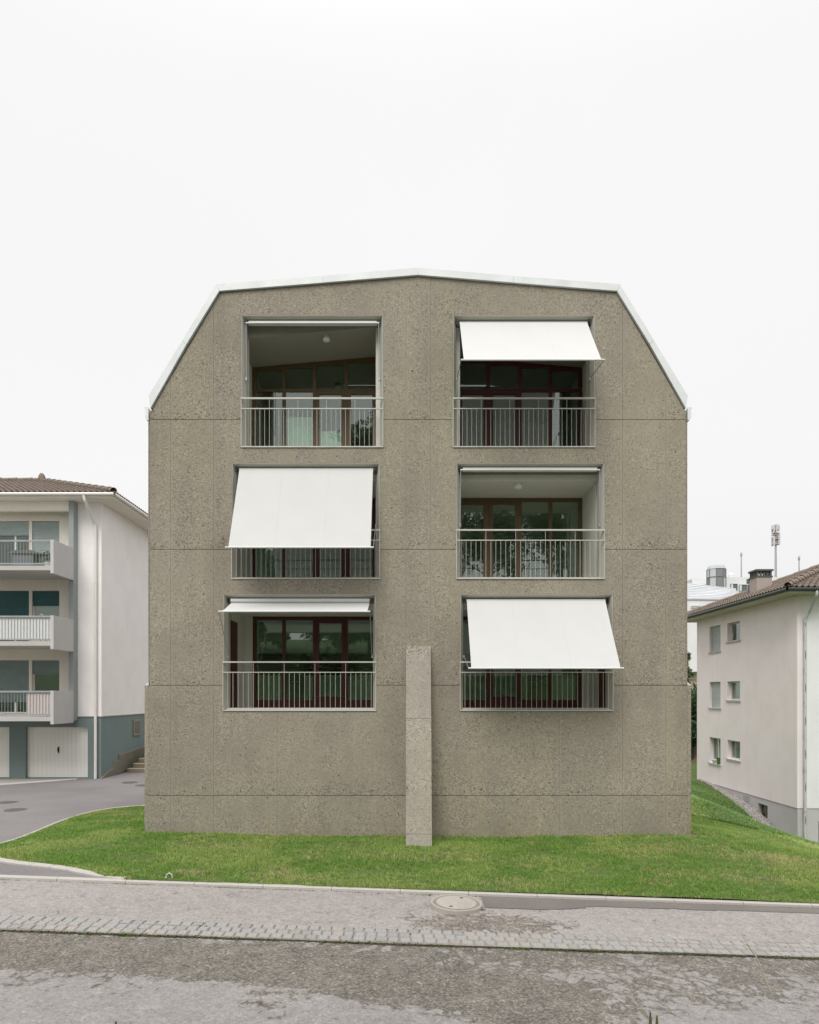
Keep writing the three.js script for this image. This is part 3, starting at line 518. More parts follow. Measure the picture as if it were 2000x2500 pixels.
// rounded edging of the lawn towards the drive
const edge = [[-4.9, 3.56], [-5.5, 3.4], [-6.3, 3.02], [-7.25, 2.72], [-8.0, 2.3], [-8.55, 1.75], [-8.72, 1.1], [-8.62, 0.5], [-8.72, -0.6], [-8.9, -2.2], [-8.86, -3.7], [-8.5, -4.6], [-7.9, -5.0], [-7.0, -5.25], [-6.1, -5.35], [-5.7, -5.35]];
const edgeCurve = new THREE.CatmullRomCurve3(edge.map(([x, z]) => new THREE.Vector3(x, 0, z)), false, 'catmullrom', 0.5), edgePts = edgeCurve.getSpacedPoints(32);
for (let i = 0; i < 32; i++) { const a = edgePts[i], b = edgePts[i + 1], w = i < 8 ? 0.16 : 0.08; stone([b.x, groundY(b.x, b.z), b.z], [a.x, groundY(a.x, a.z), a.z], w, i < 9 ? 0.022 : 0.05, 0.2, kerb, kerbMat, 'edging_stone'); }
// lawn
const lawnPoly = [...edgePts.map((p, i) => { const a = edgePts[Math.max(0, i - 1)], b = edgePts[Math.min(32, i + 1)], dx = a.x - b.x, dz = a.z - b.z, l = Math.hypot(dx, dz), o = i < 2 ? 0.03 : i < 9 ? 0.15 : 0.1; return [p.x + dz / l * o, p.z - dx / l * o]; }), [-5.7, -0.05], [6.2, -0.05], [6.2, -60], [60, -60], [60, 3.55], [-4.9, 3.56]];
function inside(poly, x, z) { let c = false; for (let i = 0, j = poly.length - 1; i < poly.length; j = i++) { const [xi, zi] = poly[i], [xj, zj] = poly[j]; if ((zi > z) !== (zj > z) && x < (xj - xi) * (z - zi) / (zj - zi) + xi) c = !c; } return c; }
const lawnY = (x, z) => groundY(x, z) + 0.015 + 0.03 * (fbm(x * 0.7 + 30, z * 0.7, 2) - 0.5);
const turfMat = mat(0.11, 0.16, 0.035, 1, { map: asphC, bumpMap: asphB, bumpScale: 0.02 });
struct('lawn', merge([sheet(-9.2, 14, -5.6, 3.56, 464, 184, lawnY, (x, z) => inside(lawnPoly, x, z)), sheet(5.9, 60, -60, -5.6, 108, 108, lawnY, null), sheet(14, 60, -5.6, 3.56, 46, 18, lawnY, null)]), turfMat);

// cobbled gutter: three rows of setts in a mortar bed
const gutter = new THREE.Group(); gutter.name = 'gutter_strip'; gutter.userData.kind = 'structure'; scene.add(gutter);
mesh('mortar_bed', sheet(-40, 40, COB0 - 0.02, COB1 - 0.012, 100, 4, (x, z) => walkY(x, z) - 0.011 + 0.008 * sm(0, 3, x), null), mat(0.31, 0.28, 0.245, 1, { map: asphC, bumpMap: asphB, bumpScale: 0.008 }), gutter);
mesh('bed_face', sheet(-40, 40, COB1 - 0.014, COB1 - 0.01, 100, 2, (x, z) => z > COB1 - 0.013 ? roadY(x, COB1) - 0.1 : walkY(x, z) - 0.013, null), mat(0.06, 0.065, 0.04, 1), gutter);
const settMats = [[0.42, 0.4, 0.38], [0.4, 0.38, 0.365], [0.43, 0.395, 0.37], [0.4, 0.395, 0.39], [0.37, 0.35, 0.33]].map(([r, g, b]) => mat(r, g, b, 0.85, { map: asphC, bumpMap: asphB, bumpScale: 0.006 }));
const settGeos = []; for (let v = 0; v < 7; v++) {
  const j = () => rr(-0.009, 0.009), q = [[-0.5, -0.5], [0.5, -0.5], [0.5, 0.5], [-0.5, 0.5]].map(([x, z]) => [x * 0.143 + j(), z * 0.152 + j()]), f = new Faces();
  const ring = (k, y) => q.map(([x, z]) => [x * k, y + rr(-0.003, 0.003), z * k]), a = ring(0.98, -0.08), b = ring(1, -0.012), c = ring(0.84, 0.004), top = [0, 0.008, 0];
  for (let i = 0; i < 4; i++) { const n = (i + 1) % 4; f.quad(a[n], a[i], b[i], b[n]); f.quad(b[n], b[i], c[i], c[n]); f.tri(c[n], c[i], top); }
  settGeos.push(f.geo());
}
const farSetts = [];
for (let row = 0; row < 3; row++) for (let x = -15 + row * 0.07; x < 15;) {
  const w = rr(0.9, 1.18), z = COB0 + 0.095 + row * 0.168 + rr(-0.006, 0.006) + 0.02 * (fbm(x * 0.6, row, 2) - 0.5), sunk = 0.006 * sm(0, 4, x) + rr(-0.005, 0.003), g = settGeos[Math.floor(R() * 7)], xx = x + 0.078 * w;
  if (xx > -6.6 && xx < 6.6) { const m = mesh('sett', g, settMats[Math.floor(R() * 5)], gutter); m.position.set(xx, walkY(xx, z) + 0.004 - sunk, z); m.rotation.y = rr(-0.05, 0.05); m.rotation.z = -SL + rr(-0.02, 0.02); m.scale.set(w, 1, 1); }
  else farSetts.push(g.clone().scale(w, 1, 1).translate(xx, walkY(xx, z) + 0.002, z));
  x += 0.157 * w;
}
mesh('sett_paving', farSetts, settMats[0], gutter).userData.kind = 'stuff';

// manhole covers
function manhole(x, z, r, label, yf, big) {
  const m = thing('manhole_cover', label, 'manhole', 'manhole covers'); m.position.set(x, yf(x, z), z);
  const t = big ? 0.066 : 0.006, lathe = (p, n = 56) => new THREE.LatheGeometry(p.map(([a, b]) => new THREE.Vector2(a * r, b)), n);
  const ringM = big ? mat(0.4, 0.375, 0.33, 0.9, { map: plasterC, bumpMap: asphB, bumpScale: 0.004 }) : M.darkManhole, coverM = big ? mat(0.46, 0.42, 0.38, 0.85, { map: asphC, bumpMap: asphB, bumpScale: 0.003 }) : M.darkManhole;
  mesh(big ? 'concrete_ring' : 'iron_ring', lathe([[1, -0.08], [1, t - 0.012], [0.985, t], [0.885, t], [0.875, t - 0.02]]), ringM, m);
  mesh('iron_frame', lathe([[0.872, t - 0.012], [0.872, t - 0.003], [0.79, t - 0.003], [0.79, t - 0.012]]), mat(0.19, 0.15, 0.11, 0.7, { map: metalC }), m);
  const c = mesh('cover', lathe([[0.785, t - 0.03], [0.785, t - 0.001], [0.77, t + 0.002], [0.0001, t + 0.003]]), coverM, m);
  if (big) {
    const teeth = []; for (let i = 0; i < 76; i++) { const a = i / 76 * Math.PI * 2; teeth.push(bx(-0.0075, 0.0075, t - 0.003, t + 0.003, r * 0.805, r * 0.85).rotateY(a)); }
    mesh('stud_ring', teeth, coverM, m);
    for (const [dx, dz] of [[-0.1, 0.22], [0.1, -0.22]]) mesh('lifting_slot', bx(dx - 0.028, dx + 0.028, t - 0.006, t + 0.0045, dz - 0.02, dz + 0.02), M.darkMetal, c);
  }
  m.rotation.z = -SL; m.rotation.x = big ? 0.03 : 0; return m;
}
M.darkManhole = mat(0.12, 0.11, 0.105, 0.7, { map: asphC });
{ const p = at(1114, 2212, 11.45); manhole(p.x, p.z, 0.425, 'round pale manhole cover in a concrete ring beside the kerb', walkY, true); }
for (const [px, py, d, r, label] of [[320, 1906, 27.2, 0.33, 'dark round manhole cover in front of the stone steps'], [351, 1913, 26.3, 0.3, 'dark manhole cover half hidden by the concrete building'], [41, 1981, 20.4, 0.33, 'dark manhole cover nearest the lawn edge on the drive'], [22, 1961, 22, 0.3, 'farther of the two dark manhole covers on the drive at the frame edge']]) { const p = at(px, py, d); manhole(p.x, p.z, r, label, (x, z) => groundY(x, z) - 0.018); }
console.log('ground done');

// ================================================================ neighbours
const wallWhite = plaster(0.94, 0.9, 0.885), wallWarm = plaster(0.84, 0.79, 0.7), baseTeal = plaster(0.19, 0.245, 0.24), parapetGrey = plaster(0.55, 0.54, 0.535), eaveWhite = plaster(0.86, 0.82, 0.74), pipeWhite = metal(0.86, 0.83, 0.79, 0.4);
const [tileC, tileB] = grainTex(256, 1.1, (x, y) => { const n = fbm(x * 5, y * 5, 5, 5), g = fbm(x * 60, y * 60, 2, 60); return [[0.62 + 0.55 * (n - 0.1) * 0.6 + 0.2 * (g - 0.5), 0.6 + 0.5 * (n - 0.1) * 0.6 + 0.2 * (g - 0.5), 0.58 + 0.5 * (n - 0.1) * 0.6 + 0.2 * (g - 0.5)], g]; });
const tileMats = [[0.23, 0.185, 0.155], [0.25, 0.195, 0.165], [0.215, 0.177, 0.15]].map(([r, g, b]) => mat(r, g, b, 0.9, { map: tileC, bumpMap: tileB, bumpScale: 0.006 }));
const hipMat = mat(0.29, 0.245, 0.195, 0.9, { map: tileC, bumpMap: tileB, bumpScale: 0.006 });
const V3 = (...a) => new THREE.Vector3(...a);
function tileColumn(o, e1, e2, n, w, len) {           // one column of overlapping roof tiles from the eave upwards
  const f = new Faces(), row = 0.34, prof = [[0, 0.012], [0.12, 0.05], [0.3, 0.058], [0.45, 0.03], [0.55, 0.006], [0.85, 0.004], [1, 0.014]];
  const P = (u, v, h) => o.clone().addScaledVector(e1, u * w).addScaledVector(e2, v).addScaledVector(n, h);
  for (let v = -0.03; v < len; v += row) {
    const v1 = Math.min(v + row, len);
    for (let i = 0; i + 1 < prof.length; i++) {
      const [u0, h0] = prof[i], [u1, h1] = prof[i + 1];
      f.quad(P(u0, v, h0 + 0.03), P(u1, v, h1 + 0.03), P(u1, v1, h1), P(u0, v1, h0)); f.quad(P(u0, v, h0 - 0.004), P(u1, v, h1 - 0.004), P(u1, v, h1 + 0.03), P(u0, v, h0 + 0.03));
    }
  }
  return f.geo();
}
function barrelTiles(a, b, r, parent, m, name) {      // ridge or hip tiles, one by one
  const d = b.clone().sub(a), len = d.length(), k = Math.round(len / 0.36), g = new THREE.CylinderGeometry(r * 0.86, r, len / k * 1.12, 10, 1, true, -Math.PI * 0.56, Math.PI * 1.12).toNonIndexed(); boxUV(g);
  const cap = new THREE.RingGeometry(r * 0.72, r, 10, 1, 0, Math.PI).rotateX(-Math.PI / 2);
  for (let i = 0; i < k; i++) {
    const t = mesh(name, g, m, parent), y = d.clone().normalize(), z = V3(0, 1, 0).addScaledVector(y, -y.y).normalize(), x = y.clone().cross(z);
    t.matrixAutoUpdate = true; t.quaternion.setFromRotationMatrix(new THREE.Matrix4().makeBasis(x, y, z)); t.position.copy(a.clone().lerp(b, (i + 0.5) / k)).addScaledVector(z, 0.012 * (i % 2));
  }
}
function shutter(parent, x0, x1, y0, y1, z, m, name = 'roller_shutter') { // slatted curtain: one folded sheet
  const f = new Faces(), h = 0.06; for (let y = y1; y > y0 + 0.01; y -= h) { const b = Math.max(y0, y - h); f.quad([x0, b, z], [x1, b, z], [x1, b + 0.01, z + 0.004], [x0, b + 0.01, z + 0.004]); f.quad([x0, b + 0.01, z + 0.004], [x1, b + 0.01, z + 0.004], [x1, (b + y) / 2, z + 0.012], [x0, (b + y) / 2, z + 0.012]); f.quad([x0, (b + y) / 2, z + 0.012], [x1, (b + y) / 2, z + 0.012], [x1, y, z], [x0, y, z]); }
  f.prism([[x0, y0 - 0.035], [x1, y0 - 0.035], [x1, y0], [x0, y0]], z - 0.005, z + 0.016);
  return mesh(name, f.geo(), m, parent);
}
function casement(parent, x0, x1, y0, y1, z, m, mids = [], t = 0.055) {   // framed window in the XY plane
  const w = part('window', parent);
  mesh('frame', [bx(x0, x1, y0, y0 + t, z - 0.03, z + 0.03), bx(x0, x1, y1 - t, y1, z - 0.03, z + 0.03), bx(x0, x0 + t, y0 + t, y1 - t, z - 0.03, z + 0.03), bx(x1 - t, x1, y0 + t, y1 - t, z - 0.03, z + 0.03), ...mids.map((q) => bx(q - t * 0.6, q + t * 0.6, y0 + t, y1 - t, z - 0.03, z + 0.03))], m, w);
  const xs = [x0 + t, ...mids, x1 - t]; for (let i = 0; i + 1 < xs.length; i++) mesh('pane', bx(xs[i] + (i ? t * 0.6 : 0), xs[i + 1] - (i + 2 < xs.length ? t * 0.6 : 0), y0 + t, y1 - t, z - 0.004, z + 0.004), M.clearGlass, w);
  return w;
}
// ---------------------------------------------------------------- white house on the left
{
  const H = thing('white_apartment_house', 'white house on the left with grey balconies, tiled hip roof and garages', 'house');
  const dW = 28.5, zW = DIST - dW, zB = DIST - 28.8, X1 = -12.46, XF = -13.42, XL = -24, zBack = zW - 10.1, yT = 10.85, yS = 2.23, yg = -0.6;
  // walls
  const heads = [10.2, 7.35, 4.5], slabTop = [7.96, 5.11, 2.26];
  const wx0 = at(-95, 0, 28.8).x, wx1 = at(145, 0, 28.8).x, holes = heads.map((h, i) => [wx0, wx1, slabTop[i] + 0.06, h]);
  mesh('wall', bx(XF, X1, yS, yT, zBack, zW), wallWhite, H);
  mesh('recessed_wall', wallXY([XL, XF - 0.002, yS, yT], holes, zB - 0.3, zB), wallWarm, H);
  mesh('inner_wall', bx(XL, XF - 0.003, yS, yT, zB - 3.2, zB - 3.0), wallWarm, H);
  mesh('left_wall', bx(XL, XL + 0.3, yS, yT, zBack, zB - 0.31), wallWhite, H);
  const gx0 = at(62, 0, dW).x, gx1 = at(214, 0, dW).x, gTop = EYE - (1775 - 1698) / F * dW, g2 = at(22, 0, dW).x;
  mesh('base_wall', wallXY([XL, X1 - 0.025, yg, yS - 0.01], [[gx0, gx1, -0.3, gTop], [g2 - 2.5, g2, -0.3, gTop]], zW - 0.35, zW - 0.02), baseTeal, H);
  mesh('side_base', bx(X1 - 0.3, X1 - 0.026, yg, yS - 0.01, zBack, zW - 0.352), baseTeal, H);
  mesh('drip_edge', bx(XF - 0.5, X1 + 0.012, yS - 0.03, yS - 0.002, zW - 8, zW + 0.014), parapetGrey, H);
  // garage doors: upright boards in a steel frame
  for (const [a, b] of [[gx0, gx1], [g2 - 2.5, g2]]) {
    const d = part('garage_door', H), z = zW - 0.2, n = 14, w = (b - a - 0.1) / n;
    mesh('frame', [bx(a + 0.002, a + 0.05, -0.28, gTop - 0.002, z - 0.03, z + 0.04), bx(b - 0.05, b - 0.002, -0.28, gTop - 0.002, z - 0.03, z + 0.04), bx(a + 0.05, b - 0.05, gTop - 0.06, gTop - 0.002, z - 0.03, z + 0.04)], pipeWhite, d);
    const board = bx(0.0018, w - 0.0018, -0.27, gTop - 0.062, z, z + 0.007), m = plaster(0.88, 0.88, 0.83);
    for (let i = 0; i < n; i++) mesh('board', board, m, d).position.x = a + 0.05 + i * w;
    mesh('backing', bx(a + 0.05, b - 0.05, -0.27, gTop - 0.062, z - 0.02, z - 0.002), m, d);
    mesh('handle', [bx((a + b) / 2 - 0.025, (a + b) / 2 + 0.025, 0.72, 0.98, z + 0.024, z + 0.04), bx((a + b) / 2 - 0.03, (a + b) / 2 - 0.01, 0.8, 0.92, z + 0.04, z + 0.075)], M.darkMetal, d);
  }
  // fin and balconies
  mesh('fin', bx(XF - 0.2, XF - 0.004, slabTop[2] - 0.2, yT - 0.002, zB + 0.004, DIST - 28.15), plaster(0.33, 0.36, 0.36), H);
  mesh('lintel_beam', bx(XL, XF - 0.204, 10.46, yT - 0.002, DIST - 28.4, DIST - 28.2), eaveWhite, H);
  const shutM = [metal(0.36, 0.43, 0.415, 0.45), metal(0.035, 0.115, 0.125, 0.4), metal(0.2, 0.265, 0.25, 0.45)], dN = 26.56, zN = DIST - dN;
  const tops = [8.94, 6.08, 3.245], post = at(73.5, 0, 28.8).x, railM = metal(0.36, 0.39, 0.4, 0.4);
  for (let i = 0; i < 3; i++) {
    const b = part('balcony', H, ['topmost grey balcony with open bars', 'middle grey balcony with white panel behind its bars', 'lowest grey balcony with half its bars boarded'][i]), st = slabTop[i], tp = tops[i];
    mesh('parapet', bx(XF - 0.12, XF - 0.001, tp - 1.27, tp, DIST - 28.148, zN), parapetGrey, b);
    mesh('slab', bx(XL, XF - 0.122, st - 0.17, st, zB + 0.002, zN - 0.02), plaster(0.52, 0.5, 0.47), b);
    const x1 = XF - 0.125, x0 = -18.6, z = zN - 0.06;
    mesh('handrail', bx(x0, x1, tp - 0.07, tp - 0.005, z - 0.03, z + 0.03), railM, b); mesh('foot_rail', bx(x0, x1, tp - 0.93, tp - 0.875, z - 0.018, z + 0.018), railM, b);
    const g = bar([0, tp - 0.88, 0], [0, tp - 0.06, 0], 0.009, 6); for (let x = x1 - 0.09; x > x0; x -= 0.118) mesh('baluster', g, railM, b).position.set(x, 0, z);
    if (i === 1) mesh('privacy_panel', bx(x0, x1 - 0.01, tp - 0.87, tp - 0.075, z - 0.036, z - 0.026), plaster(0.72, 0.72, 0.7), b);
    if (i === 2) mesh('privacy_panel', bx(at(63, 0, 26.6).x, x1 - 0.01, tp - 0.87, tp - 0.075, z - 0.036, z - 0.026), plaster(0.6, 0.54, 0.5), b);
    // windows behind
    const hd = heads[i], zw = zB - 0.16, y0 = st + 0.07;
    mesh('window_post', bx(post - 0.06, post + 0.06, y0 - 0.008, hd - 0.002, zB - 0.22, zB - 0.03), wallWarm, H);
    casement(H, wx0 + 0.002, post - 0.062, y0, hd - 0.004, zw, pipeWhite, [at(37, 0, 28.9).x]); casement(H, post + 0.062, wx1 - 0.002, i === 0 ? y0 : st + 0.62, hd - 0.004, zw, pipeWhite);
    if (i) mesh('apron_wall', bx(post + 0.062, wx1 - 0.002, y0 - 0.008, st + 0.615, zB - 0.25, zB - 0.02), wallWarm, H);
    const yAt = (py) => EYE - (py - 1698) / F * 28.86, m = shutM[i], zs = zB - 0.1;
    shutter(H, wx0 + 0.01, post - 0.07, yAt([1305, 1510, 1712][i]), hd - 0.01, zs, m); shutter(H, post + 0.07, wx1 - 0.01, yAt([1349, 1477, 1644][i]), hd - 0.01, zs, m);
  }
  // eaves, gutter, pipe
  const oh = 0.82, ex = X1 + oh, ez = zW + oh, eb = zBack - oh;
  mesh('soffit', bx(XL - oh, ex - 0.02, yT, yT + 0.05, eb, ez - 0.02), eaveWhite, H);
  mesh('fascia', [bx(XL - oh, ex, yT + 0.052, yT + 0.16, ez - 0.05, ez - 0.02), bx(ex - 0.05, ex - 0.02, yT + 0.052, yT + 0.16, eb, ez - 0.052)], eaveWhite, H);
  const gut = (a, b) => { const q = tube([a, b], 0.065, 12, 2); return q; };
  mesh('gutter', [gut([XL, yT + 0.12, ez + 0.05], [ex + 0.05, yT + 0.12, ez + 0.05]), gut([ex + 0.05, yT + 0.12, ez + 0.05], [ex + 0.05, yT + 0.12, eb])], pipeWhite, H);
  const dp = at(232, 0, 28.36).x, zp = zW + 0.09;
  mesh('downpipe', tube([[at(206, 0, 27.7).x, yT + 0.1, ez + 0.04], [at(208, 0, 27.7).x, yT - 0.1, ez + 0.02], [at(212, 0, 27.8).x, yT - 0.24, ez - 0.1], [dp - 0.03, yT - 0.8, zp + 0.1], [dp, yT - 1.0, zp], [dp, 6, zp], [dp, 3, zp], [dp, -0.3, zp]], 0.056, 12, 120), pipeWhite, H);
  for (const y of [7.6, 5.2, 2.0, 0.62, 0.5, -0.08]) mesh('pipe_clip', new THREE.TorusGeometry(0.055, 0.012, 6, 18).rotateX(Math.PI / 2).translate(dp, y, zp), pipeWhite, H);
  // roof
  const roof = part('roof', H, 'brown tiled hip roof with pale ridge tiles'), hw = (ez - eb) / 2, zr = (ez + eb) / 2, yE = yT + 0.19, pitch = 2.2 / 5.85, yR = yE + hw * pitch, apex = V3(ex - hw, yR, zr), cor = V3(ex, yE, ez), cor2 = V3(ex, yE, eb), apexL = V3(XL - 2, yR, zr);
  const deck = new Faces(); deck.quad([XL - 2, yE - 0.02, ez], cor.clone().setY(yE - 0.02), apex.clone().setY(yR - 0.02), apexL.clone().setY(yR - 0.02)); deck.tri(cor.clone().setY(yE - 0.02), cor2.clone().setY(yE - 0.02), apex.clone().setY(yR - 0.02)); deck.quad(cor2.clone().setY(yE - 0.02), [XL - 2, yE - 0.02, eb], apexL.clone().setY(yR - 0.02), apex.clone().setY(yR - 0.02));
  mesh('deck', deck.geo(), tileMats[2], roof);
  const slope = Math.hypot(1, pitch), up = V3(0, pitch, -1).normalize(), nn = V3(0, 1, pitch).normalize(), w = 0.222;
  for (let x = ex - w, i = 0; x > -21; x -= w, i++) mesh('tile_row', tileColumn(V3(x, yE, ez + 0.03), V3(1, 0, 0), up, nn, w, Math.min(hw, ex - x - w * 0.5) * slope), tileMats[i % 3], roof);
  const upS = V3(-1, pitch, 0).normalize(), nS = V3(pitch, 1, 0).normalize();
  for (let z = ez - w, i = 0; z > zr; z -= w, i++) mesh('tile_row', tileColumn(V3(ex + 0.03, yE, z + w), V3(0, 0, -1), upS, nS, w, Math.min(hw, ez - z - w * 0.5) * slope), tileMats[i % 3], roof);
  barrelTiles(cor.clone().add(V3(0.02, 0.06, 0.02)), apex.clone().add(V3(0, 0.06, 0)), 0.13, roof, hipMat, 'hip_tile');
  barrelTiles(apex.clone().add(V3(-0.1, 0.06, 0)), V3(-22, yR + 0.06, zr), 0.12, roof, hipMat, 'ridge_tile');
  mesh('finial', new THREE.SphereGeometry(0.16, 14, 10).scale(1, 1.7, 1).translate(apex.x, apex.y + 0.14, apex.z), hipMat, roof);
  // side wall: cellar window, broken plaster at the foot
  const dOf = (px) => -X1 * F / (1000 - px), sp = (px, py) => { const p = at(px, py, dOf(px)); return p; };
  const c0 = sp(326, 1757), c1 = sp(343, 1794), cw = part('cellar_window', H);
  mesh('frame', bx(X1 - 0.024, X1 + 0.03, c1.y, c0.y, c1.z, c0.z), plaster(0.3, 0.26, 0.19), cw); mesh('shutter', bx(X1 + 0.031, X1 + 0.04, c1.y + 0.1, c0.y - 0.08, c1.z + 0.1, c0.z - 0.1), plaster(0.16, 0.17, 0.16), cw);
  const br = [[243, 1903], [262, 1886], [275, 1876], [280, 1858], [290, 1857], [291, 1843], [315, 1836], [330, 1829], [345, 1826], [352, 1820], [360, 1880], [318, 1879], [300, 1884], [275, 1893]].map(([a, b]) => sp(a, b)), sh = new THREE.Shape(br.map((p) => new THREE.Vector2(-p.z, p.y)));
  const bg = new THREE.ExtrudeGeometry(sh, { depth: 0.05, bevelEnabled: true, bevelSize: 0.02, bevelThickness: 0.02, bevelSegments: 1 }); bg.rotateY(Math.PI / 2); bg.translate(X1 - 0.03, 0, 0);
  mesh('exposed_masonry', boxUV(plain(bg)), mat(0.27, 0.25, 0.19, 1, { map: asph2C, bumpMap: asphB, bumpScale: 0.03 }), H);
  // steps beside it
  const stp = thing('stone_steps', 'flight of low stone steps between white house and concrete building', 'steps'); const s0 = at(313, 1883, 30.6);
  stp.position.set(s0.x, groundY(s0.x, s0.z) - 0.03, s0.z);
  for (let i = 0; i < 6; i++) mesh('step', bx(i * 0.12 - 0.02, 4, i * 0.19, i * 0.19 + 0.188, -3, -i * 0.33), mat(0.3, 0.255, 0.185, 0.95, { map: asphC, bumpMap: asphB, bumpScale: 0.004 }), stp), mesh('tread_edge', bx(i * 0.12 - 0.03, 4, i * 0.19 + 0.16, i * 0.19 + 0.192, -i * 0.33 - 0.1, -i * 0.33 + 0.012), plaster(0.5, 0.45, 0.34), stp);
  // pale slab in front of the garages
  struct('concrete_slab', sheet(-26, -12.9, zW - 0.1, zW + 4.2, 40, 14, (x, z) => groundY(x, z) - 0.012, (x, z) => z < zW + 0.1 + (-13.6 - x) * 0.95), plaster(0.4, 0.375, 0.34), 'pale concrete slab in front of the garage doors');
  { const c = thing('drain_channel', 'narrow steel drain channel along the pale garage slab', 'drain'); const a = V3(-13.4, 0, zW + 0.15), b = V3(-17.6, 0, zW + 4.1); a.y = groundY(a.x, a.z); b.y = groundY(b.x, b.z);
    mesh('channel', bar(a.clone().add(V3(0, -0.03, 0)), b.clone().add(V3(0, -0.03, 0)), 0.07, 4), parapetGrey, c); mesh('grate', bar(a.clone().add(V3(-0.1, -0.03, 0)), b.clone().add(V3(-0.1, -0.03, 0)), 0.05, 4), M.darkMetal, c); }
  // things on the balconies
  const gr = thing('covered_grill', 'grill table under a grey cover on the topmost balcony', 'grill'); gr.position.set(at(70, 0, 27.6).x, slabTop[0], DIST - 27.6);
  const coverM = mat(0.13, 0.15, 0.14, 0.8, { map: plasterC }); mesh('cover', new Faces().prism([[-0.62, 0.62], [0.68, 0.6], [0.25, 0.74], [-0.5, 0.74]], -0.3, 0.3).geo(), coverM, gr); mesh('body', bx(-0.5, 0.3, 0.15, 0.618, -0.25, 0.25), mat(0.17, 0.185, 0.18, 0.8), gr);
  for (const x of [-0.46, 0.26]) for (const z of [-0.2, 0.2]) mesh('leg', bx(x - 0.02, x + 0.02, 0, 0.149, z - 0.02, z + 0.02), M.darkMetal, gr);
  const pl = thing('potted_plant', 'leafy green plant in a white pot beside the covered grill', 'plant'); pl.position.set(at(119, 0, 27.2).x, slabTop[0], DIST - 27.2);
  mesh('pot', new THREE.CylinderGeometry(0.15, 0.11, 0.24, 18).translate(0, 0.12, 0), plaster(0.7, 0.7, 0.68), pl);
  const lv = new Faces(), q = rand32(3); for (let i = 0; i < 60; i++) { const a = q() * 6.28, h = 0.25 + q() * 0.45, r = 0.05 + q() * 0.25, p = V3(Math.cos(a) * r, h, Math.sin(a) * r), s = V3(-Math.sin(a), 0, Math.cos(a)).multiplyScalar(0.035), t = V3(Math.cos(a) * 0.11, 0.03 - q() * 0.08, Math.sin(a) * 0.11); lv.tri(p.clone().sub(t), p.clone().add(s), p.clone().add(t)); lv.tri(p.clone().sub(t), p.clone().add(t), p.clone().sub(s)); }
  mesh('leaves', lv.geo(), mat(0.17, 0.22, 0.03, 0.7), pl);
  const ch = thing('garden_chair', 'white hooped chair back showing above the middle balcony rail', 'chair'); ch.position.set(at(93, 0, 27.4).x, slabTop[1], DIST - 27.4);
  mesh('backrest', tube([[-0.12, 0.45, -0.2], [-0.13, 0.95, -0.24], [0, 1.16, -0.26], [0.13, 0.95, -0.24], [0.12, 0.45, -0.2]], 0.014, 6, 30), pipeWhite, ch); mesh('seat', bx(-0.22, 0.22, 0.42, 0.45, -0.22, 0.22), pipeWhite, ch); for (const x of [-0.19, 0.19]) for (const z of [-0.19, 0.19]) mesh('leg', bx(x - 0.015, x + 0.015, 0, 0.419, z - 0.015, z + 0.015), pipeWhite, ch);
}
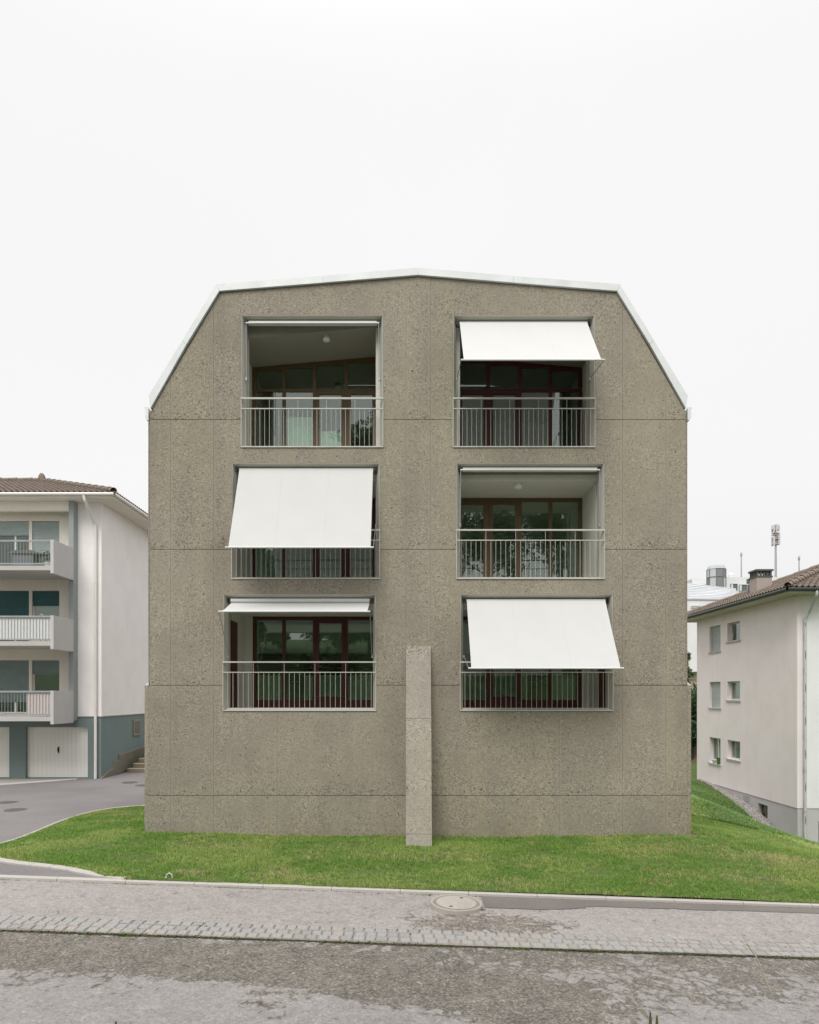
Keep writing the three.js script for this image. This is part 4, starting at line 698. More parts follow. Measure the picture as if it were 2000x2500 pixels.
// ---------------------------------------------------------------- pink-white house on the right
{
  const H = thing('pink_house', 'pale pink rendered house on the right with brown tiled hip roof', 'house'); const XW = 15.3, zF = DIST - 27.8, zBk = DIST - 37.5, yT = 7.02, yP = -1.395, X2 = 26;
  const pink = plaster(0.9, 0.825, 0.81), front = plaster(0.84, 0.84, 0.84), base = plaster(0.54, 0.53, 0.525), revealM = plaster(0.56, 0.52, 0.46), sillM = plaster(0.5, 0.48, 0.43);
  const dOf = (px) => XW * F / (px - 1000), zOf = (px) => DIST - dOf(px);
  // side wall with openings, drawn in (z, y)
  const W1 = [zOf(1732.5), zOf(1759.2)], W2 = [zOf(1776), zOf(1807)], tops1 = [6.55, 3.74, 0.94], tops2 = [6.53, 3.73, 0.93], holes = [];
  for (let i = 0; i < 3; i++) { holes.push([W1[0], W1[1], tops1[i] - 1.29, tops1[i]]); holes.push([W2[0], W2[1], tops2[i] - 0.89, tops2[i]]); }
  const turn = (g) => g.rotateY(-Math.PI / 2);        // (z, y, depth) -> world: local x -> z, local z -> -x
  mesh('side_wall', boxUV(turn(wallXY([zBk, zF, yP, yT], holes, -XW - 0.32, -XW))), pink, H);
  const cz0 = zOf(1849.4), cz1 = zOf(1872.7), cellar = [cz0, cz1, -2.32, -1.66];
  mesh('side_base', boxUV(turn(wallXY([zBk + 0.02, zF - 0.02, -4.2, yP - 0.006], [cellar], -XW - 0.32, -XW - 0.025))), base, H);
  mesh('front_wall', bx(XW + 0.321, X2, yP, yT, zF - 0.3, zF), front, H); mesh('corner_strip', bx(XW + 0.02, XW + 0.32, yP + 0.004, yT, zF + 0.001, zF + 0.004), pink, H);
  mesh('front_base', wallXY([XW + 0.026, X2, -4.2, yP - 0.006], [[at(1996, 0, 27.9).x, X2 - 1, -3.6, -1.9]], zF - 0.3, zF - 0.025), base, H);
  mesh('garage_door', bx(at(1996, 0, 27.9).x + 0.01, X2 - 1.01, -3.6, -1.91, zF - 0.26, zF - 0.22), mat(0.03, 0.045, 0.04, 0.6), H);
  mesh('far_wall', bx(XW + 0.33, X2, -4, yT, zBk, zBk + 0.3), pink, H); mesh('right_wall', bx(X2 - 0.3, X2, -4, yT, zBk + 0.31, zF - 0.31), front, H);
  mesh('inner_floor', bx(XW + 0.33, X2 - 0.31, -1.6, -1.5, zBk + 0.31, zF - 0.31), base, H);
  mesh('vent_panel', bx(XW + 0.012, XW + 0.024, -1.86, -1.5, zOf(1814), zOf(1828)), metal(0.4, 0.41, 0.4), H);
  const zbox = (a, b, y0, y1, d0, d1) => bx(XW + d0, XW + d1, y0, y1, a, b), shutM = metal(0.45, 0.48, 0.48, 0.5), sash = metal(0.7, 0.7, 0.66, 0.4);
  for (let i = 0; i < 3; i++) for (const [Wn, top, h, kind] of [[W1, tops1[i], 1.29, i < 2 ? 'shutter' : 'open'], [W2, tops2[i], 0.89, i === 0 ? 'tilt' : 'plain']]) {
    const w = part('window', H), y0 = top - h, a = Wn[0] + 0.003, b = Wn[1] - 0.003, d = 0.19;
    mesh('sill', zbox(a - 0.07, b + 0.07, y0 - 0.07, y0 - 0.004, -0.06, 0.2), sillM, w);
    const t = 0.065; mesh('frame', [zbox(a, b, y0 + 0.002, y0 + t, d, d + 0.06), zbox(a, b, top - t, top - 0.002, d, d + 0.06), zbox(a, a + t, y0 + t, top - t, d, d + 0.06), zbox(b - t, b, y0 + t, top - t, d, d + 0.06)], sash, w);
    if (kind === 'open') mesh('mullion', zbox((a + b) / 2 - 0.05, (a + b) / 2 + 0.05, y0 + t, top - t, d - 0.005, d + 0.055), sash, w);
    mesh('pane', zbox(a + t, b - t, y0 + t, top - t, d + 0.025, d + 0.033), M.clearGlass, w);
    mesh('curtain', zbox(a + t, b - t, y0 + t, top - t, d + 0.1, d + 0.11), kind === 'tilt' ? mat(0.12, 0.13, 0.12, 0.8) : plaster(0.42, 0.43, 0.42), w);
    if (kind === 'shutter') { const s = shutter(w, a, b, y0 + 0.04, top - 0.005, -XW - d + 0.06, shutM); turn(s.geometry); }
    if (kind === 'tilt') { const f = mesh('tilted_sash', [bx(-0.02, 0.02, 0, h - 0.14, a + t, a + t + 0.07), bx(-0.02, 0.02, 0, h - 0.14, b - t - 0.07, b - t), bx(-0.02, 0.02, h - 0.21, h - 0.14, a + t, b - t)], sash, w); f.position.set(XW + d - 0.01, y0 + 0.07, 0); f.rotation.z = -0.16; }
  }
  { const w = part('cellar_window', H), a = cz0 + 0.003, b = cz1 - 0.003; mesh('frame', [zbox(a, a + 0.07, -2.3, -1.67, 0.16, 0.22), zbox(b - 0.07, b, -2.3, -1.67, 0.16, 0.22), zbox(a + 0.07, b - 0.07, -2.3, -2.22, 0.16, 0.22), zbox((a + b) / 2 - 0.03, (a + b) / 2 + 0.03, -2.22, -1.67, 0.16, 0.22)], mat(0.3, 0.25, 0.16, 0.6), w); mesh('pane', zbox(a + 0.07, b - 0.07, -2.22, -1.67, 0.185, 0.192), M.clearGlass, w); mesh('sill', zbox(a, b, -2.4, -2.325, -0.02, 0.2), sillM, w); }
  // eaves and roof
  const oh = 0.78, ex = XW - oh, ez = zF + oh, eb = zBk - oh, hw = (ez - eb) / 2, zr = (ez + eb) / 2, yE = yT + 0.2, pitch = 0.385, yR = yE + hw * pitch, apex = V3(ex + hw, yR, zr), cN = V3(ex, yE, ez), cF = V3(ex, yE, eb), far = V3(X2 + 2, yR, zr);
  mesh('soffit', bx(ex + 0.02, X2 + oh, yT + 0.001, yT + 0.05, eb, ez - 0.02), plaster(0.6, 0.57, 0.5), H);
  const gm = metal(0.03, 0.055, 0.045, 0.4), gut = (a, b) => tube([a, b], 0.075, 12, 2);
  mesh('gutter', [gut([ex - 0.04, yT + 0.12, ez + 0.04], [ex - 0.04, yT + 0.12, eb]), gut([ex - 0.04, yT + 0.12, ez + 0.04], [X2, yT + 0.12, ez + 0.04])], gm, H);
  mesh('fascia', [bx(ex, ex + 0.03, yT + 0.052, yT + 0.17, eb, ez), bx(ex + 0.031, X2, yT + 0.052, yT + 0.17, ez - 0.03, ez)], gm, H);
  const dx = at(1966, 0, 27.7).x, zp = zF + 0.09, pm = mat(0.6, 0.62, 0.62, 0.6, { map: grainTex(256, 1.3, (x, y) => { const n = fbm(x * 24, y * 6, 4, 24); return [n > 0.6 ? 0.32 : 0.95, n > 0.6 ? 0.3 : 0.7]; })[0] });
  mesh('pipe_bend', tube([[at(1990, 0, 27.1).x, yT + 0.08, ez + 0.03], [at(1990, 0, 27.1).x, yT - 0.12, ez + 0.02], [dx + 0.1, yT - 0.7, zp + 0.12], [dx, yT - 0.95, zp], [dx, yT - 1.1, zp]], 0.055, 12, 40), metal(0.6, 0.62, 0.61, 0.4, 0.2), H);
  mesh('downpipe', boxUV(plain(bar([dx, yT - 1.1, zp], [dx, -3.0, zp], 0.057, 14))), pm, H);
  for (const y of [0.1, -1.5]) mesh('pipe_clip', new THREE.TorusGeometry(0.062, 0.014, 6, 18).rotateX(Math.PI / 2).translate(dx, y, zp), M.steel, H);
  const roof = part('roof', H, 'brown tiled roof with pale hip tiles'), dk = new Faces(), lo = (v) => v.clone().add(V3(0, -0.02, 0));
  dk.tri(lo(cF), lo(cN), lo(apex)); dk.quad(lo(cN), [X2 + 2, yE - 0.02, ez], lo(far), lo(apex)); dk.quad([X2 + 2, yE - 0.02, eb], lo(cF), lo(apex), lo(far)); mesh('deck', dk.geo(), tileMats[2], roof);
  const slope = Math.hypot(1, pitch), w = 0.23, upS = V3(1, pitch, 0).normalize(), nS = V3(-pitch, 1, 0).normalize(), upF = V3(0, pitch, -1).normalize(), nF = V3(0, 1, pitch).normalize();
  for (let z = ez - w, i = 0; z > eb; z -= w, i++) mesh('tile_row', tileColumn(V3(ex - 0.03, yE, z), V3(0, 0, 1), upS, nS, w, Math.max(0.05, Math.min(ez - z - w * 0.5, z + w * 0.5 - eb)) * slope), tileMats[i % 3], roof);
  for (let x = ex, i = 0; x < X2; x += w, i++) mesh('tile_row', tileColumn(V3(x, yE, ez + 0.03), V3(1, 0, 0), upF, nF, w, Math.min(hw, x + w * 0.5 - ex) * slope), tileMats[i % 3], roof);
  barrelTiles(cN.clone().add(V3(-0.02, 0.06, 0.02)), apex.clone().add(V3(0, 0.06, 0)), 0.13, roof, hipMat, 'hip_tile'); barrelTiles(cF.clone().add(V3(-0.02, 0.06, 0)), apex.clone().add(V3(0, 0.06, 0)), 0.13, roof, hipMat, 'hip_tile'); barrelTiles(apex.clone().add(V3(0.1, 0.05, 0)), V3(X2, yR + 0.05, zr), 0.12, roof, hipMat, 'ridge_tile');
  // chimney with a slotted cap, vent pipe
  const c = part('chimney', H, 'brown rendered chimney with a slotted dark cap'), cx = 16.3, cz = DIST - 32.7, hh = 0.35, chM = plaster(0.42, 0.36, 0.32), capM = plaster(0.1, 0.115, 0.095);
  mesh('stack', bx(cx - hh, cx + hh, 7.4, 8.5, cz - hh, cz + hh), chM, c); mesh('cap', bx(cx - hh - 0.05, cx + hh + 0.05, 8.78, 8.86, cz - hh - 0.05, cz + hh + 0.05), capM, c); mesh('collar', bx(cx - hh - 0.03, cx + hh + 0.03, 8.501, 8.56, cz - hh - 0.03, cz + hh + 0.03), capM, c);
  for (let i = 0; i < 5; i++) for (const s of [-1, 1]) { const u = -hh + 0.05 + i * (2 * hh - 0.1) / 4; mesh('cap_post', bx(cx + u - 0.045, cx + u + 0.045, 8.561, 8.779, cz + s * (hh - 0.04) - 0.03, cz + s * (hh - 0.04) + 0.03), capM, c); if (i && i < 4) mesh('cap_post', bx(cx + s * (hh - 0.04) - 0.03, cx + s * (hh - 0.04) + 0.03, 8.561, 8.779, cz + u - 0.045, cz + u + 0.045), capM, c); }
  const vp = at(1830, 1440, 33.2); mesh('vent_pipe', [bar([vp.x, vp.y - 0.4, vp.z], [vp.x, vp.y + 0.25, vp.z], 0.09, 12), bar([vp.x, vp.y + 0.3, vp.z], [vp.x, vp.y + 0.5, vp.z], 0.13, 12)], metal(0.14, 0.17, 0.15, 0.5), roof);
  // washing-up on a sill
  const so = thing('sill_basin', 'white basin left on the lowest window sill of the pink house', 'basin'), p1 = (W1[0] + W1[1]) / 2 - 0.1; so.position.set(XW + 0.06, tops1[2] - 1.29 - 0.004, p1); mesh('bowl', new THREE.LatheGeometry([[0.0001, 0.005], [0.09, 0.005], [0.15, 0.12], [0.165, 0.2], [0.155, 0.2], [0.0001, 0.15]].map((v) => new THREE.Vector2(...v)), 20), plaster(0.72, 0.72, 0.72), so); mesh('rim', new THREE.TorusGeometry(0.16, 0.01, 6, 24).rotateX(Math.PI / 2).translate(0, 0.2, 0), plaster(0.72, 0.72, 0.72), so);
  const gc = thing('green_pot', 'green pot standing beside the basin on the window sill', 'pot'); gc.position.set(XW + 0.02, tops1[2] - 1.29 - 0.004, W1[1] - 0.22); mesh('body', new THREE.CylinderGeometry(0.11, 0.09, 0.32, 16).translate(0, 0.16, 0), mat(0.08, 0.15, 0.04, 0.6), gc); mesh('rim', new THREE.TorusGeometry(0.11, 0.015, 6, 20).rotateX(Math.PI / 2).translate(0, 0.32, 0), mat(0.08, 0.15, 0.04, 0.6), gc);
}
// ---------------------------------------------------------------- farther away
{
  const d = 70, B = (px0, px1, py0, py1, d0, d1) => { const a = at(px0, py1, d0), b = at(px1, py0, d0); return bx(a.x, b.x, a.y, b.y, DIST - d1, DIST - d0); };
  const wh = plaster(0.78, 0.785, 0.79), wht = plaster(0.7, 0.71, 0.72), gry = metal(0.3, 0.31, 0.32, 0.5), dark = mat(0.12, 0.145, 0.15, 0.2);
  const H = thing('white_office_block', 'white flat-roofed office block far behind the tiled roof', 'building');
  mesh('upper_block', B(1767, 1925, 1409, 1620, d, d + 14), wh, H); mesh('upper_block_rear', B(1690, 1900, 1413, 1600, d + 16, d + 24), wht, H);
  const wing = new Faces(), a = at(1655, 1421, d - 6), b2 = at(1797, 1437, d - 6), a1 = at(1655, 1463, d - 9), b1 = at(1797, 1464, d - 9); wing.quad(a1, b1, b2, a); wing.quad([a.x, a.y - 8, a.z], a, b2, [b2.x, b2.y - 8, b2.z]); wing.tri(b1, [b1.x, b1.y, b2.z], b2); mesh('ribbed_roof', wing.geo(), metal(0.6, 0.62, 0.65, 0.5), H);
  for (let i = 0; i < 9; i++) { const t = (i + 0.5) / 9; mesh('roof_rib', bar(a1.clone().lerp(a, t).add(V3(0, 0.03, 0)), b1.clone().lerp(b2, t).add(V3(0, 0.03, 0)), 0.035, 4), wht, H); }
  mesh('wing_wall', B(1655, 1797, 1465, 1640, d - 8.9, d - 4), wh, H);
  for (const [x0, x1, y0, y1] of [[1785, 1800.5, 1426, 1441], [1806, 1823.5, 1428, 1443]]) { const w = part('window', H); mesh('pane', B(x0, x1, y0, y1, d - 0.05, d + 0.2), dark, w); mesh('frame', [B(x0 - 0.8, x1 + 0.8, y0 - 1, y0 - 0.02, d - 0.1, d + 0.2), B(x0 - 0.8, x0 - 0.02, y0, y1, d - 0.1, d + 0.2), B(x1 + 0.02, x1 + 0.8, y0, y1, d - 0.1, d + 0.2)], gry, w); mesh('blind', B(x0 + 0.3, x0 + 5, y0, y1, d - 0.09, d - 0.06), wht, w); }
  { const w = part('window', H); mesh('pane', B(1688, 1712, 1478, 1500, d - 8.95, d - 8.7), metal(0.5, 0.52, 0.53), w); for (let i = 0; i < 4; i++) mesh('blind_slat', B(1688, 1712, 1479 + i * 4, 1480.5 + i * 4, d - 9.05, d - 8.97), wht, w); }
  const vt = at(1785, 1448, d + 2); mesh('roof_vent', new THREE.LatheGeometry([[0.0001, 2.1], [0.3, 2.0], [0.32, 1.8], [0.24, 1.7], [0.24, 0]].map((p) => new THREE.Vector2(...p)), 14).translate(vt.x, vt.y, vt.z), wht, H);
  // octagonal glazed stair tower on its roof
  const T = thing('stair_tower', 'grey octagonal glazed stair tower with domed roof on the office block', 'tower'), tc = at(1749, 1432, d - 1.2), rad = 0.87; T.position.set(tc.x, tc.y - 2, tc.z); const R8 = 21 / F * d;
  const ring = (r, y) => Array.from({ length: 8 }, (_, i) => { const q = (i + 0.5) / 8 * Math.PI * 2; return [Math.sin(q) * r, y, Math.cos(q) * r]; }), yTop = 2 + (1432 - 1391) / F * d, yMid = 2 + (1432 - 1411) / F * d;
  const r0 = ring(R8, 0), r1 = ring(R8, yMid), r2 = ring(R8, yTop), d0 = ring(R8 * 1.05, yTop), d1 = ring(R8 * 0.85, yTop + 0.32), d2 = ring(R8 * 0.25, yTop + 0.5);
  const panelM = metal(0.24, 0.25, 0.26, 0.5), glassM = mat(0.5, 0.55, 0.57, 0.15), fr = metal(0.2, 0.17, 0.17);
  for (let i = 0; i < 8; i++) { const j = (i + 1) % 8; mesh('lower_panel', new Faces().quad(r0[i], r0[j], r1[j], r1[i]).geo(), i % 2 ? panelM : glassM, T); mesh('upper_panel', new Faces().quad(r1[i], r1[j], r2[j], r2[i]).geo(), i === 6 || i === 5 ? glassM : panelM, T); mesh('roof_facet', new Faces().quad(d0[i], d0[j], d1[j], d1[i]).quad(d1[i], d1[j], d2[j], d2[i]).geo(), metal(0.5, 0.53, 0.54), T); mesh('corner_bar', bar(r0[i], r2[i], 0.05, 5), fr, T); mesh('ring_bar', bar(r1[i], r1[j], 0.05, 5), fr, T); }
  // masts
  const mst = thing('antenna_mast', 'tall mast crowded with panel antennas behind the chimney', 'mast'), mp = at(1894, 1410, 90), hM = (1410 - 1281) / F * 90; mst.position.set(mp.x, mp.y - 3, mp.z); const mm = metal(0.42, 0.41, 0.42, 0.5), pm = plaster(0.6, 0.57, 0.55);
  mesh('pole', new THREE.CylinderGeometry(0.1, 0.17, hM + 3, 10).translate(0, (hM + 3) / 2, 0), mm, mst);
  for (const [dx, y0, y1] of [[-0.32, 0.86, 0.99], [0.3, 0.87, 0.99], [-0.33, 0.6, 0.78], [0.36, 0.62, 0.79], [0, 0.84, 1.0]]) for (const z of [-0.25, 0.25]) mesh('panel_antenna', bx(dx - 0.08, dx + 0.08, 3 + y0 * hM, 3 + y1 * hM, z - 0.06, z + 0.06), pm, mst);
  for (const y of [0.62, 0.72, 0.8, 0.83, 0.9]) mesh('bracket', bx(-0.42, 0.42, 3 + y * hM, 3 + y * hM + 0.09, -0.3, 0.3), mm, mst);
  for (const [px, py, y1, lab] of [[1810, 1348, 1412, 'thin pole with banded tip behind the office block'], [1951, 1357, 1400, 'thin plain pole rising over the ridge at the far right']]) { const p = thing('thin_pole', lab, 'pole'), b = at(px, y1, 82), h = (y1 - py) / F * 82; p.position.set(b.x, b.y - 2, b.z); mesh('shaft', new THREE.CylinderGeometry(0.05, 0.09, h + 2, 8).translate(0, (h + 2) / 2, 0), metal(0.4, 0.33, 0.33), p); mesh('tip', new THREE.SphereGeometry(0.16, 10, 8).scale(0.8, 1.8, 0.8).translate(0, h + 1.7, 0), mm, p); }
  // cream building in the gap
  const C = thing('cream_building', 'cream banded building glimpsed between concrete building and pink house', 'building'), dc = 62, cream = plaster(0.66, 0.56, 0.4);
  mesh('wall', B(1655, 1716, 1500, 1850, dc, dc + 10), cream, C); for (const [y0, y1] of [[1551, 1592]]) { const w = part('window', C); mesh('pane', B(1684, 1697, y0 + 2, y1 - 2, dc - 0.1, dc - 0.02), mat(0.42, 0.48, 0.56, 0.1), w); mesh('frame', [B(1681, 1700, y0, y0 + 2, dc - 0.16, dc - 0.02), B(1681, 1700, y1 - 2, y1, dc - 0.16, dc - 0.02), B(1682, 1684, y0 + 2, y1 - 2, dc - 0.16, dc - 0.02), B(1697, 1699, y0 + 2, y1 - 2, dc - 0.16, dc - 0.02)], gry, w); }
  mesh('band', B(1655, 1716, 1614, 1620, dc - 0.3, dc - 0.01), wh, C); for (let i = 0; i < 8; i++) mesh('louvre', B(1680, 1702, 1628 + i * 4, 1630 + i * 4, dc - 0.25, dc - 0.02), wht, C);
}
console.log('neighbours done');

// ================================================================ green
function instanced(name, geo, m, list, parent) {      // list of [matrix, colour]
  const im = new THREE.InstancedMesh(geo, m, list.length); im.name = name; list.forEach(([q, c], i) => { im.setMatrixAt(i, q); if (c) im.setColorAt(i, c); }); im.castShadow = im.receiveShadow = true; parent.add(im); return im;
}
const TM = (x, y, z, ry, s, sy = s, tx = 0, tz = 0) => new THREE.Matrix4().compose(V3(x, y, z), new THREE.Quaternion().setFromEuler(new THREE.Euler(tx, ry, tz)), V3(s, sy, s));
function tuft(n, h, w, spread, seed) {
  const q = rand32(seed), f = new Faces();
  for (let i = 0; i < n; i++) {
    const a = q() * 6.283, r = q() * spread, lean = 0.15 + q() * 0.75, hh = h * (0.55 + 0.6 * q()), b = V3(Math.cos(a * 3.7) * r, -0.01, Math.sin(a * 3.7) * r), dir = V3(Math.cos(a), 0, Math.sin(a)), s = V3(-Math.sin(a), 0, Math.cos(a)).multiplyScalar(w * (0.7 + 0.6 * q()));
    const m = b.clone().add(V3(0, hh * 0.6, 0)).addScaledVector(dir, hh * lean * 0.3), t = b.clone().add(V3(0, hh * (1 - lean * 0.25), 0)).addScaledVector(dir, hh * lean * 0.85);
    f.quad(b.clone().sub(s), b.clone().add(s), m.clone().addScaledVector(s, 0.8), m.clone().addScaledVector(s, -0.8)); f.tri(m.clone().addScaledVector(s, -0.8), m.clone().addScaledVector(s, 0.8), t);
  }
  return f.geo();
}
const bladeMat = new THREE.MeshPhysicalMaterial({ color: 0xffffff, roughness: 0.75, transmission: 0.3, thickness: 0, side: THREE.DoubleSide });
{
  const q = rand32(21), near = [[], [], []], far = [], C = (r, g, b) => col(r, g, b);
  const green = (x, z) => {
    const n = fbm(x * 0.9 + 5, z * 0.9, 3), dry = sm(0.56, 0.72, fbm(x * 0.55 + 40, z * 1.6 + 3, 3) + 0.14 * sm(5.2, 8.5, x) * sm(0.2, 2.2, z) + 0.05 * sm(2.6, 3.5, z)), v = 0.8 + 0.45 * q();
    let bare = 0; for (const [bx_, bz, br] of [[6.4, 2.5, 1.1], [-3.9, 3.15, 0.5], [-1.9, 1.95, 0.45], [4.5, 2.9, 0.6], [7.6, 1.2, 0.8], [-2.3, 2.8, 0.5], [2.2, 2.2, 0.4]]) bare = Math.max(bare, 1 - Math.hypot(x - bx_, (z - bz) * 1.8) / br);
    const lush = [0.185, 0.335, 0.045], pale = [0.355, 0.45, 0.11], straw = [0.55, 0.47, 0.24], k = sm(0.35, 0.65, n) * 0.8 + 0.25 * (q() - 0.5), d = q() < dry * 0.45 + 0.035 + 0.65 * sm(0, 0.8, bare + 0.5 * (n - 0.5)) ? 1 : 0;
    return C(...lush.map((l, i) => mix(mix(l, pale[i], Math.max(0, Math.min(1, k))), straw[i], d * (0.5 + 0.4 * q())) * v));
  };
  for (let n = 0; n < 92000; n++) {
    const x = -9.1 + q() * 19.6, z = -5.4 + q() * 8.98;
    if (z < -0.1 && x > -5.95 && x < 6.3) continue; if (!inside(lawnPoly, x, z) || (z < 0.02 && x > -6 && x < 6.4)) continue;
    const bald = fbm(x * 1.1 + 70, z * 2.2, 3); if (bald > 0.66 && q() < 0.75) continue;
    if (x > 0.19 - 0.42 - 0 && x < 0.5 && z < 1.0 && Math.abs(x - XC) < 0.29) continue;
    const clump = sm(0.6, 0.75, fbm(x * 2.3, z * 2.3 + 9, 2)); near[n % 3].push([TM(x, lawnY(x, z), z, q() * 6.28, 0.75 + 0.45 * q(), 0.7 + 0.4 * q() + 0.5 * clump), green(x, z)]);
  }
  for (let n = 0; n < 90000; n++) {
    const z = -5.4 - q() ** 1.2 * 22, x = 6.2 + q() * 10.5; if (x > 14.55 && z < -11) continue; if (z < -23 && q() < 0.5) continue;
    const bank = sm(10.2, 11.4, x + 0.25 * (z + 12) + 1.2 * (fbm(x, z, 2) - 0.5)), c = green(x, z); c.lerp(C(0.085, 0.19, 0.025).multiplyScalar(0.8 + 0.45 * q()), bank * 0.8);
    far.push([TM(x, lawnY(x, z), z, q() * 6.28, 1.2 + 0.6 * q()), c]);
  }
  for (let n = 0; n < 26000; n++) { const x = 10.3 + q() * 8, z = -11 + q() * 14.4; if (x > 15 && z < -10) continue; far.push([TM(x, lawnY(x, z), z, q() * 6.28, 1.1 + 0.5 * q()), green(x, z)]); }
  const g = new THREE.Group(); g.name = 'grass'; tag(g, 'short green grass with some straw-coloured blades covering the lawn', 'grass', null, 'stuff'); scene.add(g);
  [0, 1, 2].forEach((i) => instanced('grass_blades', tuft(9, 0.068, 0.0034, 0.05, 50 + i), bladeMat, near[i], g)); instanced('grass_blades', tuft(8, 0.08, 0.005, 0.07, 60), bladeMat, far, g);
}
// moss and weeds along the gutter
{
  const q = rand32(8), moss = [], weeds = [], mg = new THREE.IcosahedronGeometry(0.016, 0);
  for (let n = 0; n < 4200; n++) { const x = -8 + q() * 16, dens = fbm(x * 1.3, 3, 3); if (q() > sm(0.3, 0.6, dens) * 0.9 + 0.15) continue; const z = COB1 - 0.004 + 0.022 * q() * q() * 2, y = roadY(x, z) + 0.028 * q(); moss.push([TM(x, y, z, q() * 6, 0.3 + 0.6 * q(), 0.25 + 0.5 * q()), col(0.06, 0.075, 0.03).lerp(col(0.13, 0.12, 0.07), q())]); }
  for (let n = 0; n < 900; n++) { const x = -8 + q() * 16; if (fbm(x * 1.1 + 30, 5, 3) < 0.56) continue; const row = Math.floor(q() * 4), z = COB0 + 0.01 + row * 0.168; moss.push([TM(x, walkY(x, z) - 0.004, z + (q() - 0.5) * 0.015, q() * 6, 0.35 + 0.4 * q()), col(0.09, 0.12, 0.035)]); }
  for (let n = 0; n < 2600; n++) { const x = -8 + q() * 16; if (q() > 0.25 + 0.7 * sm(0.4, 0.65, fbm(x * 1.7 + 12, 8, 3))) continue; moss.push([TM(x, walkY(x, KERB_Z) + 0.006 * q(), KERB_Z + 0.012 + 0.012 * q(), q() * 6, 0.3 + 0.35 * q(), 0.25 + 0.3 * q()), col(0.11, 0.1, 0.05).lerp(col(0.15, 0.17, 0.05), q())]); }
  const m = instanced('moss', mg, mat(1, 1, 1, 1), moss, scene); tag(m, 'dark green moss along the edge of the cobbled gutter', 'moss', null, 'stuff');
  for (const [px, py, n, s] of [[335, 2278, 26, 1.1], [200, 2276, 8, 0.7], [1255, 2308, 10, 0.8], [1283, 2303, 7, 0.7], [508, 2263, 6, 0.6], [1172, 2223, 12, 0.8], [1040, 2195, 8, 0.6], [240, 2277, 9, 0.8]]) { const p = at(px, py, 9.8 * 605 / (py - 1698) * (1 - 0.035 * (px - 1000) / 605 * -0)); for (let i = 0; i < n; i++) { const z = py < 2240 ? p.z : py < 2270 ? COB0 + 0.18 : COB1 + 0.02, x = p.x + (q() - 0.5) * 0.16; weeds.push([TM(x, (z > COB1 ? roadY : walkY)(x, z), z + (q() - 0.5) * 0.05, q() * 6.28, s * (0.6 + 0.5 * q())), col(0.13, 0.2, 0.04).multiplyScalar(0.7 + 0.6 * q())]); } }
  const w = instanced('weeds', tuft(5, 0.075, 0.008, 0.03, 77), bladeMat, weeds, scene); tag(w, 'small green weeds sprouting between the setts', 'weeds', null, 'stuff');
}
{ const o = thing('pipe_loop', 'small white pipe loop sticking out at the lawn edge by the kerb', 'pipe'), x = -4.17, z = 3.42; o.position.set(x, lawnY(x, z), z); mesh('loop', tube([[-0.055, -0.02, 0], [-0.05, 0.05, 0], [0, 0.085, 0], [0.05, 0.05, 0], [0.055, -0.02, 0]], 0.008, 8, 24), M.whiteMetal, o); mesh('collar', new THREE.CylinderGeometry(0.018, 0.02, 0.03, 12).translate(-0.055, 0.0, 0), M.whiteMetal, o); }
// gravel strip beside the pink house
{
  const q = rand32(12), l = []; for (let n = 0; n < 9000; n++) { const z = -12.4 - q() * 9, wd = 0.85 * sm(-21, -15, z) + 0.12, x = 15.3 - q() * wd; l.push([TM(x, groundY(x, z) + 0.045 + 0.03 * q(), z, q() * 6, 0.5 + q(), 0.4 + 0.6 * q(), q() * 3, q() * 3), col(0.34, 0.31, 0.3).multiplyScalar(0.6 + 0.7 * q())]); }
  tag(instanced('gravel', new THREE.IcosahedronGeometry(0.045, 0), mat(1, 1, 1, 0.95), l, scene), 'grey pebbles along the foot of the pink house', 'gravel', null, 'stuff');
}
// grass stalks near the photographer
for (const [px, py, h, d, lean, label] of [[1588, 2470, 0.12, 2.6, 0.01, 'taller of two dry grass heads at the bottom edge'], [1604, 2478, 0.1, 2.7, -0.01, 'shorter dry grass head beside the taller one'], [283, 2492, 0.06, 2.6, 0, 'small dry grass tip at the bottom left edge']]) {
  const t = at(px, py, d), s = thing('grass_stalk', label, 'grass stalk', 'dry grass stalks by the camera'), gy = groundY(t.x, t.z); s.position.set(t.x, gy, t.z); const H = t.y - gy, sm_ = mat(0.22, 0.2, 0.07, 0.8);
  mesh('stem', tube([[lean * 6, 0, 0.03], [lean * 3, H * 0.5, 0.01], [0, H - h * 0.5, 0]], 0.0016, 5, 14), sm_, s); mesh('seed_head', new THREE.SphereGeometry(1, 10, 12).scale(0.006, h / 2, 0.006).translate(0, H - h / 2, 0), mat(0.25, 0.21, 0.09, 0.95, { map: asphC, bumpMap: asphB, bumpScale: 0.004 }), s);
}
{ const s = thing('bent_grass_stalk', 'long pale bent grass stem leaning across the road at right', 'grass stalk'), d = 2.9, P = [[1955, 2620], [1912, 2500], [1880, 2420], [1848, 2340], [1825, 2305], [1812, 2283]].map(([a, b]) => at(a, b, d)), g0 = V3(P[0].x + 0.1, groundY(P[0].x, P[0].z), P[0].z); s.position.copy(g0); const L = [g0, ...P].map((v) => v.clone().sub(g0)); const sm_ = mat(0.6, 0.5, 0.42, 0.8); mesh('stem', tube(L, 0.0012, 5, 50), sm_, s); mesh('seed_head', tube(L.slice(-4, -1), 0.0034, 6, 20), sm_, s); }

